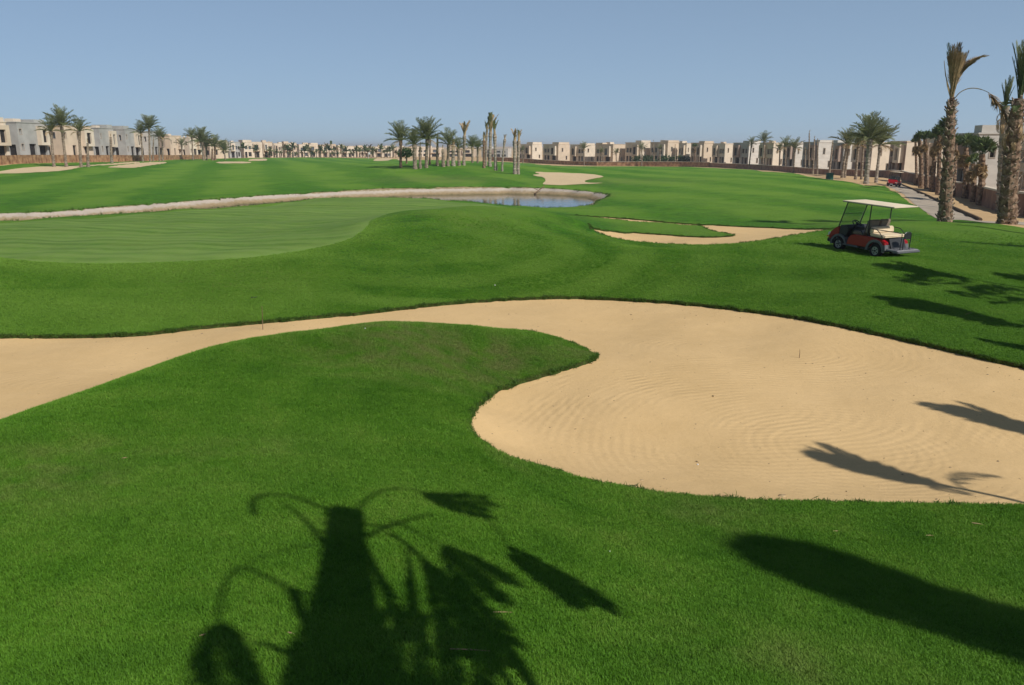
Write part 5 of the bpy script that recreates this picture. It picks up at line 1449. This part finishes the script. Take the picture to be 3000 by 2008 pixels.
FD = [frond(2.9, 87, 5, 60, .95, .05, M_leaf, 20, 20, 86, .05), frond(2.9, 86, 6, 60, .95, .05, M_mid, 22, 20, 87, .05)]
FB = [frond(2.9, 86, 8, 34, .55, .10, M_leaf, 16, 5, 81, .12), frond(2.9, 83, 10, 34, .55, .10, M_leafd, 18, 5, 82, .12), frond(2.9, 87, 6, 34, .45, .10, M_mid, 14, 5, 83, .12)]
caster(2265, 1625, 12.0, 'tied_palm', 'stout tied palm throwing the broad blurred shadow on the lower right lawn', tied_build(4.0, .40, 100, FD, .19))
caster(2380, 1312, 7.6, 'tied_palm', 'thin palm with tufted top throwing its shadow on the bunker sand', tied_build(2.1, .06, 14, FC, .20, droops=2))
caster(2790, 1188, 7.4, 'tied_palm', 'palm throwing the upper pointed shadow on the bunker sand', tied_build(2.4, .09, 12, FC, .16, droops=2))
caster(2602, 884, 8.6, 'tied_palm', 'ragged palm throwing the dark shadow above the bunker edge', tied_build(3.4, .16, 14, FC, .15, droops=16))
caster(2571, 776, 8.2, 'tied_palm', 'slim palm throwing the long shadow below the golf cart', tied_build(3.2, .13, 9, FC, .10, droops=0))
caster(2807, 706, 6.6, 'tied_palm', 'palm throwing the forked shadow right of the golf cart', tied_build(1.8, .24, 8, FB, .12, droops=2))
caster(2792, 658, 7.0, 'tied_palm', 'straight palm throwing the shadow nearest the tall palm foot', tied_build(1.0, .17, 5, FB, .1))
caster(2868, 998, 7.0, 'tied_palm', 'palm throwing the shadow at the right bunker edge', tied_build(2.6, .15, 10, FB, .14, droops=5))

def fan_build(s, n, r):  # thin stems with fan leaves, added only to throw small leaf shadows
    def f(root, H):
        link('trunk', trunk_mesh(H - .6, r, r, (0, 0), M_trunkd, .3, seed=int(H * 10)), root); rnd = random.Random(int(H * 77))
        for i in range(n): put('fan_leaf', FANS[i % 3], root, (0, 0, H - .65), i * 2.4, s * rnd.uniform(.8, 1.1), rnd.uniform(-1.3, .2))
    return f
caster(2818, 862, 8.9, 'fan_palm', 'added fan leaves on a thin stem throwing the left small leaf shadow above the bunker', fan_build(.8, 6, .035))
caster(2896, 852, 8.9, 'fan_palm', 'added fan leaves on a thin stem throwing the right small leaf shadow above the bunker', fan_build(.95, 7, .04))
caster(2690, 813, 9.3, 'fan_palm', 'added fan leaves on a thin stem throwing the lone leaf shadow below the golf cart', fan_build(1.1, 8, .03))
caster(2900, 803, 8.0, 'tied_palm', 'thin palm throwing the second long shadow beside the slim palm', tied_build(2.4, .10, 8, FC, .12, droops=3))
# the palm beside the camera: its trunk, leaning fronds and hanging dead leaves throw the big shadow in front
T0 = at(1010, 1502); DSUN = 7.6
Q = Vector((T0.x - SHADOW_DIR[0] * DSUN, T0.y - SHADOW_DIR[1] * DSUN, 0))
nrm = Vector((SHADOW_DIR[0], SHADOW_DIR[1], 0)); Ld = -SUN_TO
zg = gz(Q.x, Q.y) + CAM_Z
near = empty('near_palm', (Q.x, Q.y, zg)); tag(near, 'ragged palm beside the camera throwing the large shadow in the foreground', 'palm tree', 'palms right of the view, seen by their shadows')
def lift(u, v, off=0.0):
    """point of the palm that throws its shadow at (u, v), off metres out of the trunk's plane"""
    G = at(u, v); t = (Q - G).dot(nrm) / Ld.dot(nrm)
    return G + Ld * (t + off) - near.location
tr = [lift(1010, 1500), lift(1008, 1600), lift(1006, 1720), lift(1010, 1850), lift(1030, 2000)]
e = tr[-1] - tr[-2]; base = Vector((tr[-1].x + .1, tr[-1].y + .1, -.2))
b = MB(); path = [base, base.lerp(tr[-1], .5)] + tr[::-1]
b.tube(path, [.25, .245, .24, .22, .20, .18, .16], 12, True, .12, random.Random(3)); link('trunk', b.mesh('trunk', M_trunkd), near)
boots(near, path, [.25, .245, .24, .22, .20, .18, .16], 120, 8, .28, .15, .97)
def leafy(pts, blade, wid, off, name='frond', m=None, rib=.012):
    """one frond along shadow points; leaflets hang along the part listed in blade (start index fraction)"""
    sp = spline(pts, 6); q = [lift(u, v, off + .25 * math.sin(i * .3)) for i, (u, v) in enumerate(sp)]
    b = MB(); b.tube(q, [rib * (1.5 - .8 * i / len(q)) for i in range(len(q))], 5)
    rnd = random.Random(int(pts[0][0] + pts[-1][1]))
    if blade is not None:
        n = len(q)
        for i in range(int(blade * n), n - 1):
            d = (q[i + 1] - q[i]); dn = d.normalized(); side = dn.cross(Ld).normalized(); f = (i / n - blade) / (1 - blade)
            for k in range(22):
                s = rnd.choice((-1, 1)); w = wid * (.12 + .95 * math.sin(math.pi * min(.9, f * .72 + .06))) * rnd.uniform(.6, 1.05)
                a = q[i] + d * rnd.random(); en = a + side * s * w + dn * wid * rnd.uniform(.3, 1.1) + Ld * rnd.uniform(-.15, .15)
                ww = dn.cross(side).normalized() * .006 + dn * .018
                b.add([a, a.lerp(en, .5) + ww, en, a.lerp(en, .5) - ww], [(0, 1, 2), (0, 2, 3)])
    return link(name, b.mesh(name, m or M_leaf, fix=False), near)
leafy([(990, 1512), (907, 1478), (846, 1458), (769, 1454), (738, 1478), (742, 1512)], .35, .035, -.2, rib=.02)
leafy([(940, 1590), (905, 1545), (877, 1515), (830, 1482)], .1, .02, .2, rib=.022)
leafy([(1040, 1500), (1092, 1453), (1163, 1434), (1240, 1446)], None, 0, .1, rib=.016)
leafy([(1232, 1448), (1300, 1462), (1425, 1470)], 0.0, .16, .1, 'hanging_leaf'); leafy([(1238, 1455), (1300, 1480), (1420, 1506)], 0.0, .16, .3, 'hanging_leaf')
leafy([(1070, 1575), (1143, 1543), (1200, 1525), (1262, 1510)], None, 0, .2, rib=.02); leafy([(1060, 1540), (1120, 1545), (1170, 1535)], None, 0, -.1, rib=.016)
leafy([(1150, 1530), (1220, 1565), (1286, 1600)], None, 0, -.3, rib=.014)
leafy([(1286, 1600), (1380, 1655), (1455, 1710)], 0.0, .24, -.3, 'hanging_leaf'); leafy([(1290, 1612), (1350, 1680), (1425, 1760)], 0.0, .22, -.1, 'hanging_leaf')
leafy([(1412, 1520), (1450, 1552), (1486, 1598)], None, 0, -.5, rib=.011)
leafy([(1480, 1602), (1560, 1655), (1650, 1715), (1725, 1780)], 0.0, .24, -.5, 'hanging_leaf'); leafy([(1478, 1625), (1580, 1690), (1690, 1755)], 0.0, .20, -.4, 'hanging_leaf')
leafy([(1140, 1570), (1190, 1600), (1240, 1648), (1330, 1740), (1400, 1815), (1450, 1880)], .35, .20, .2, 'hanging_leaf', rib=.022)
leafy([(1230, 1640), (1280, 1730), (1330, 1830), (1370, 1930)], .05, .2, .1, 'hanging_leaf'); leafy([(1250, 1660), (1330, 1770), (1420, 1880), (1480, 1960)], .05, .14, .35, 'hanging_leaf')
leafy([(1440, 1860), (1480, 1910), (1560, 2030)], None, 0, .2, rib=.045); leafy([(1420, 1870), (1440, 1940), (1500, 2030)], None, 0, .3, rib=.03)
leafy([(1190, 1600), (1195, 1680), (1200, 1760), (1220, 1860)], .1, .06, -.2, 'hanging_leaf'); leafy([(1070, 1600), (1100, 1680), (1150, 1780), (1180, 1880)], .1, .07, .1, 'hanging_leaf')
leafy([(1080, 1700), (1060, 1780), (1080, 1880), (1100, 1980)], 0, .16, .1, 'hanging_leaf')
for k, (u0, u1) in enumerate(((930, 900), (960, 950), (1040, 1010), (1100, 1080), (1160, 1150), (1220, 1230), (1290, 1310), (1350, 1400))):
    leafy([(u0 + 30, 1780 + 12 * (k % 3)), (u0, 1850), (u1, 1940), (u1 + (k - 4) * 6, 2040)], 0.0, .085, -.3 + .1 * k, 'hanging_leaf', M_dry)
leafy([(950, 1602), (880, 1605), (800, 1625), (730, 1655), (690, 1690)], None, 0, -.7, rib=.009)
leafy([(945, 1750), (890, 1742), (846, 1728), (770, 1692), (704, 1666), (668, 1690), (645, 1745), (638, 1800), (642, 1840)], None, 0, -.4, rib=.018)
leafy([(645, 1830), (640, 1890), (650, 2040)], 0.0, .20, -.4, 'hanging_leaf', M_dry); leafy([(668, 1838), (690, 1900), (740, 2040)], 0.0, .10, -.3, 'hanging_leaf', M_dry)
leafy([(855, 1735), (872, 1785), (890, 1840), (930, 1900)], .0, .03, .1, rib=.035)
leafy([(900, 1930), (830, 1915), (780, 1895), (742, 1890)], .0, .02, .2, rib=.026)
leafy([(900, 1760), (905, 1830), (890, 1900), (870, 2030)], .2, .12, 0, 'hanging_leaf', M_dry)
# ------------------------------------------------------------------ grass blades, turf fringe, sand crumbs (uncountable)
def blade_mesh(seed, n, h, w, spread, m, lean=.5):
    rnd = random.Random(seed); b = MB()
    for i in range(n):
        a = rnd.uniform(0, 6.283); r = spread * math.sqrt(rnd.random()); x, y = r * math.cos(a), r * math.sin(a)
        hh = h * rnd.uniform(.55, 1.15); az = rnd.uniform(0, 6.283); ln = hh * rnd.uniform(.1, 1.0) * lean; ww = w * rnd.uniform(.7, 1.2)
        dx, dy = math.cos(az), math.sin(az); sx, sy = -dy * ww / 2, dx * ww / 2
        m1 = (x + dx * ln * .35, y + dy * ln * .35, hh * .6); tp = (x + dx * ln, y + dy * ln, hh * rnd.uniform(.8, 1))
        b.add([(x - sx, y - sy, -.004), (x + sx, y + sy, -.004), (m1[0] + sx * .8, m1[1] + sy * .8, m1[2]), (m1[0] - sx * .8, m1[1] - sy * .8, m1[2]), tp], [(0, 1, 2, 3), (3, 2, 4)])
    return b.mesh('grass_tuft', m, fix=False)
def blade_mat(name, c1, c2, c3):
    m, nt, out = new_mat(name); N, L = nt.nodes.new, nt.links.new
    oi = N('ShaderNodeObjectInfo'); g = N('ShaderNodeNewGeometry'); nz = N('ShaderNodeTexNoise'); nz.inputs['Scale'].default_value = 1.1; nz.inputs['Detail'].default_value = 4; L(g.outputs['Position'], nz.inputs[0])
    ad = N('ShaderNodeMath'); ad.operation = 'MULTIPLY_ADD'; L(oi.outputs['Random'], ad.inputs[0]); ad.inputs[1].default_value = .45
    sb = N('ShaderNodeMath'); sb.operation = 'MULTIPLY_ADD'; L(nz.outputs[0], sb.inputs[0]); sb.inputs[1].default_value = 1.3; sb.inputs[2].default_value = -.36; L(sb.outputs[0], ad.inputs[2])
    cr = N('ShaderNodeValToRGB'); cr.color_ramp.elements[0].color = (*c1, 1); cr.color_ramp.elements[1].color = (*c3, 1); e_ = cr.color_ramp.elements.new(.55); e_.color = (*c2, 1)
    L(ad.outputs[0], cr.inputs[0])
    at_ = N('ShaderNodeAttribute'); at_.attribute_type = 'INSTANCER'; at_.attribute_name = 'dry'
    nd = N('ShaderNodeTexNoise'); nd.inputs['Scale'].default_value = 2.2; nd.inputs['Detail'].default_value = 5; L(g.outputs['Position'], nd.inputs[0])
    md_ = N('ShaderNodeMapRange'); md_.inputs[1].default_value = .35; md_.inputs[2].default_value = .65; L(nd.outputs[0], md_.inputs[0])
    mm = N('ShaderNodeMath'); mm.operation = 'MULTIPLY'; L(at_.outputs['Fac'], mm.inputs[0]); L(md_.outputs[0], mm.inputs[1])
    dm = N('ShaderNodeMix'); dm.data_type = 'RGBA'; L(mm.outputs[0], dm.inputs[0]); al_ = N('ShaderNodeAttribute'); al_.attribute_type = 'INSTANCER'; al_.attribute_name = 'lite'
    lm = N('ShaderNodeMix'); lm.data_type = 'RGBA'; lm.clamp_factor = True; L(al_.outputs['Fac'], lm.inputs[0]); L(cr.outputs[0], lm.inputs[6]); lm.inputs[7].default_value = (.205, .355, .045, 1)
    L(lm.outputs[2], dm.inputs[6]); dm.inputs[7].default_value = (.205, .225, .065, 1)
    d = N('ShaderNodeBsdfPrincipled'); d.inputs['Roughness'].default_value = .6; d.inputs['Specular IOR Level'].default_value = .2; L(dm.outputs[2], d.inputs['Base Color'])
    t = N('ShaderNodeBsdfTranslucent'); L(dm.outputs[2], t.inputs[0]); mx = N('ShaderNodeMixShader'); mx.inputs[0].default_value = .3
    L(d.outputs[0], mx.inputs[1]); L(t.outputs[0], mx.inputs[2]); L(mx.outputs[0], out.inputs[0]); return m
M_edgeb = blade_mat('edge_blade', (.030, .080, .008), (.062, .130, .016), (.110, .140, .036))  # darker blades: thatch tone plus overhang shade put into the colour
M_blade = blade_mat('grass_blade', (.054, .158, .008), (.110, .258, .016), (.182, .302, .036))

def scatter(name, pts, rots, scl, protos, label=None, dryv=None, litev=None):
    """points carrying rotation and scale, with the prototype meshes set on them"""
    coll = bpy.data.collections.new(name + '_pieces')
    for i, me in enumerate(protos):
        o = bpy.data.objects.new('%s_piece' % name, me); coll.objects.link(o)
    me = bpy.data.meshes.new(name); me.vertices.add(len(pts)); me.vertices.foreach_set('co', np.asarray(pts, np.float32).ravel())
    a = me.attributes.new('rot', 'FLOAT_VECTOR', 'POINT'); a.data.foreach_set('vector', np.asarray(rots, np.float32).ravel())
    a = me.attributes.new('scl', 'FLOAT', 'POINT'); a.data.foreach_set('value', np.asarray(scl, np.float32))
    a = me.attributes.new('dry', 'FLOAT', 'POINT'); a.data.foreach_set('value', np.asarray(np.zeros(len(pts)) if dryv is None else dryv, np.float32))
    a = me.attributes.new('lite', 'FLOAT', 'POINT'); a.data.foreach_set('value', np.asarray(np.zeros(len(pts)) if litev is None else litev, np.float32))
    o = link(name, me); tag(o, label, None, None, 'stuff')
    ng = bpy.data.node_groups.new(name, 'GeometryNodeTree')
    ng.interface.new_socket('Geometry', in_out='INPUT', socket_type='NodeSocketGeometry'); ng.interface.new_socket('Geometry', in_out='OUTPUT', socket_type='NodeSocketGeometry')
    N, L = ng.nodes.new, ng.links.new
    gi, go = N('NodeGroupInput'), N('NodeGroupOutput'); ci = N('GeometryNodeCollectionInfo'); ci.inputs[0].default_value = coll; ci.inputs[1].default_value = True; ci.inputs[2].default_value = True
    ip = N('GeometryNodeInstanceOnPoints'); ip.inputs['Pick Instance'].default_value = True
    na = N('GeometryNodeInputNamedAttribute'); na.data_type = 'FLOAT_VECTOR'; na.inputs[0].default_value = 'rot'
    ns = N('GeometryNodeInputNamedAttribute'); ns.data_type = 'FLOAT'; ns.inputs[0].default_value = 'scl'
    er = N('FunctionNodeEulerToRotation'); L(na.outputs[0], er.inputs[0])
    L(gi.outputs[0], ip.inputs['Points']); L(ci.outputs[0], ip.inputs['Instance']); L(er.outputs[0], ip.inputs['Rotation']); L(ns.outputs[0], ip.inputs['Scale']); L(ip.outputs[0], go.inputs[0])
    md = o.modifiers.new('pieces', 'NODES'); md.node_group = ng
    return o

def slope_rot(X, Y, az):
    e_ = .15; zx = (grid_z(X + e_, Y) - grid_z(X - e_, Y)) / (2 * e_); zy = (grid_z(X, Y + e_) - grid_z(X, Y - e_)) / (2 * e_)
    return np.column_stack([np.arctan(zy), -np.arctan(zx), np.zeros_like(az)]), az
def dry_at(X, Y):
    o = np.zeros(len(X))
    for (u, v, r, a) in ((1240, 1010, 1.3, 1.), (1480, 1060, .9, .9), (1180, 1040, 1.0, .8), (1420, 1080, .9, .8), (1100, 1030, 1.1, .6), (150, 1390, .7, .6), (40, 1430, .5, .5), (1700, 1030, .6, .8), (1560, 1360, .4, .5), (2080, 1500, .5, .45), (2300, 1960, .5, .4), (700, 1330, .6, .3)):
        x0, y0 = hit([(u, v)])[0]
        o = np.maximum(o, a * np.exp(-((X - x0) ** 2 + (Y - y0) ** 2) / (2 * r * r)))
    return np.clip(o + .12 * (NR.random(len(X)) < .1), 0, 1)
def lite_at(X, Y):                                # mown bands on the slopes behind the bunker
    v = .33 * np.clip((Y - 12) / 9, 0, 1)
    r = np.hypot((X - m0[0]) * .9, Y - m0[1]); rg = np.clip(1 - np.abs(r - 6.5) / 6.5, 0, 1) * np.clip((X - m0[0] + 3) / 3, 0, 1)
    v = v + .42 * rg * np.tanh(2.2 * np.sin(r * 2 * math.pi / 2.3))
    v = v + .16 * np.tanh(2 * np.sin((X * .35 + Y * .94 + .8 * np.sin(X * .3)) * 2 * math.pi / 3.1)) * np.clip((Y - 19) / 4, 0, 1)
    v = v + .30 * (inside(band, X, Y) & (X < m0[0] + 4)) + .10 * np.sin(X * .9 + np.sin(Y * .7) * 2) * np.sin(Y * 1.3 + X * .4)
    v = v + .75 * np.exp(-(dist(GREEN, X, Y) / .9) ** 2)
    return np.clip(v, 0, 1)
# near lawn: density falls with distance
M = 1900000
Yc = 3.6 + (36 - 3.6) * NR.random(M) ** 1.6; Xc = NR.uniform(-1, 1, M) * (.72 * Yc + 1.2)
rho = np.minimum(1, (7.5 / Yc) ** 1.25) * np.where(Yc > 22, np.clip((35.5 - Yc) / 13.5, 0, 1), 1)
base_d = (.72 * Yc + 1.2) * (Yc - 3.6 + .25) ** (1 - 1 / 1.6)
pr_ = rho * base_d / (rho * base_d).max()
kp = NR.random(M) < pr_; Xc, Yc = Xc[kp], Yc[kp]
t_, s_ = ts(Xc, Yc)
ok = ~inside(polys_ts['near_bunker'], t_, s_) & ~inside(polys_ts['green'], t_, s_) & ~inside(polys_ts['b2'], t_, s_); Xc, Yc = Xc[ok], Yc[ok]
if len(Xc) > 400000: sel = NR.permutation(len(Xc))[:400000]; Xc, Yc = Xc[sel], Yc[sel]
az = NR.uniform(0, 6.283, len(Xc)); r_, _ = slope_rot(Xc, Yc, az); r_[:, 2] = az
# rotate about the vertical first, the slope is small enough to leave the tuft upright
rot = np.column_stack([NR.normal(0, .12, len(Xc)), NR.normal(0, .12, len(Xc)), az])
Zc = ground(Xc, Yc) + CAM_Z
print('TUFTS', len(Xc))
scatter('short_grass', np.column_stack([Xc, Yc, Zc]), rot, NR.uniform(.75, 1.25, len(Xc)) * (1 + .012 * (Yc - 4)), [blade_mesh(i, 16, .030, .0042, .034, M_blade, .9) for i in range(5)], dryv=dry_at(Xc, Yc), litev=lite_at(Xc, Yc))
# fringe hanging over the sand edge
def fringe(name, line, n, h, out_m, seed, tall=1.0):
    seg = np.hypot(*np.diff(line, axis=0).T); cum = np.r_[0, np.cumsum(seg)]; d = np.sort(NR.uniform(0, cum[-1], n))
    x = np.interp(d, cum, line[:, 0]) + NR.normal(0, out_m, n); y = np.interp(d, cum, line[:, 1]) + NR.normal(0, out_m, n)
    z = ground(x, y) + CAM_Z - NR.uniform(0, .07, n) * (NR.random(n) < .6)
    clump = .75 + .45 * np.sin(d * 3.1) * np.sin(d * 7.7 + 1)
    scatter(name, np.column_stack([x, y, z]), np.column_stack([NR.normal(0, .5, n), NR.normal(0, .5, n), NR.uniform(0, 6.28, n)]), NR.uniform(.6, 1.3, n) * clump * tall, [blade_mesh(seed + i, 9, h, .008, .04, M_edgeb, 1.3) for i in range(4)])
nbp = np.array(ts_inv(polys_ts['near_bunker'][:, 0], polys_ts['near_bunker'][:, 1])).T
vis = nbp[(nbp[:, 1] > 8.5)]
fringe('turf_fringe', np.vstack([nbp, nbp[:1]]), 15000, .050, .022, 20)
b2p = np.array(ts_inv(polys_ts['b2'][:, 0], polys_ts['b2'][:, 1])).T
fringe('turf_fringe', np.vstack([b2p, b2p[:1]]), 5000, .06, .03, 30)
bs = np.vstack([BASIN, BASIN[:1]])
fringe('bank_fringe', bs, 6000, .14, .08, 40)
# crumbs of soil and gravel on the bunker sand
n = 3600
yc_ = NR.uniform(8.5, 23.5, n * 3); xc_ = NR.uniform(-16, 18, n * 3); t_, s_ = ts(xc_, yc_)
k = inside(polys_ts['near_bunker'], t_, s_); xc_, yc_ = xc_[k][:n], yc_[k][:n]
dd = dist(nbp, xc_, yc_); k = NR.random(len(dd)) < .35 + .65 * np.exp(-(dd / .8) ** 2); xc_, yc_ = xc_[k], yc_[k]
def crumb(seed):
    rnd = random.Random(seed); bm = bmesh.new(); bmesh.ops.create_icosphere(bm, subdivisions=1, radius=.009)
    for v in bm.verts: v.co *= rnd.uniform(.6, 1.3); v.co.z *= .6
    me = bpy.data.meshes.new('crumb'); bm.to_mesh(me); bm.free(); me.materials.append(M_crumb); return me
M_crumb = mat('sand_crumb', (.30, .20, .10), .95, .4, 30, col2=(.52, .38, .21))
scatter('sand_crumbs', np.column_stack([xc_, yc_, ground(xc_, yc_) + CAM_Z - .09]), NR.uniform(-.5, .5, (len(xc_), 3)), NR.gamma(1.6, .55, len(xc_)), [crumb(i) for i in range(4)])
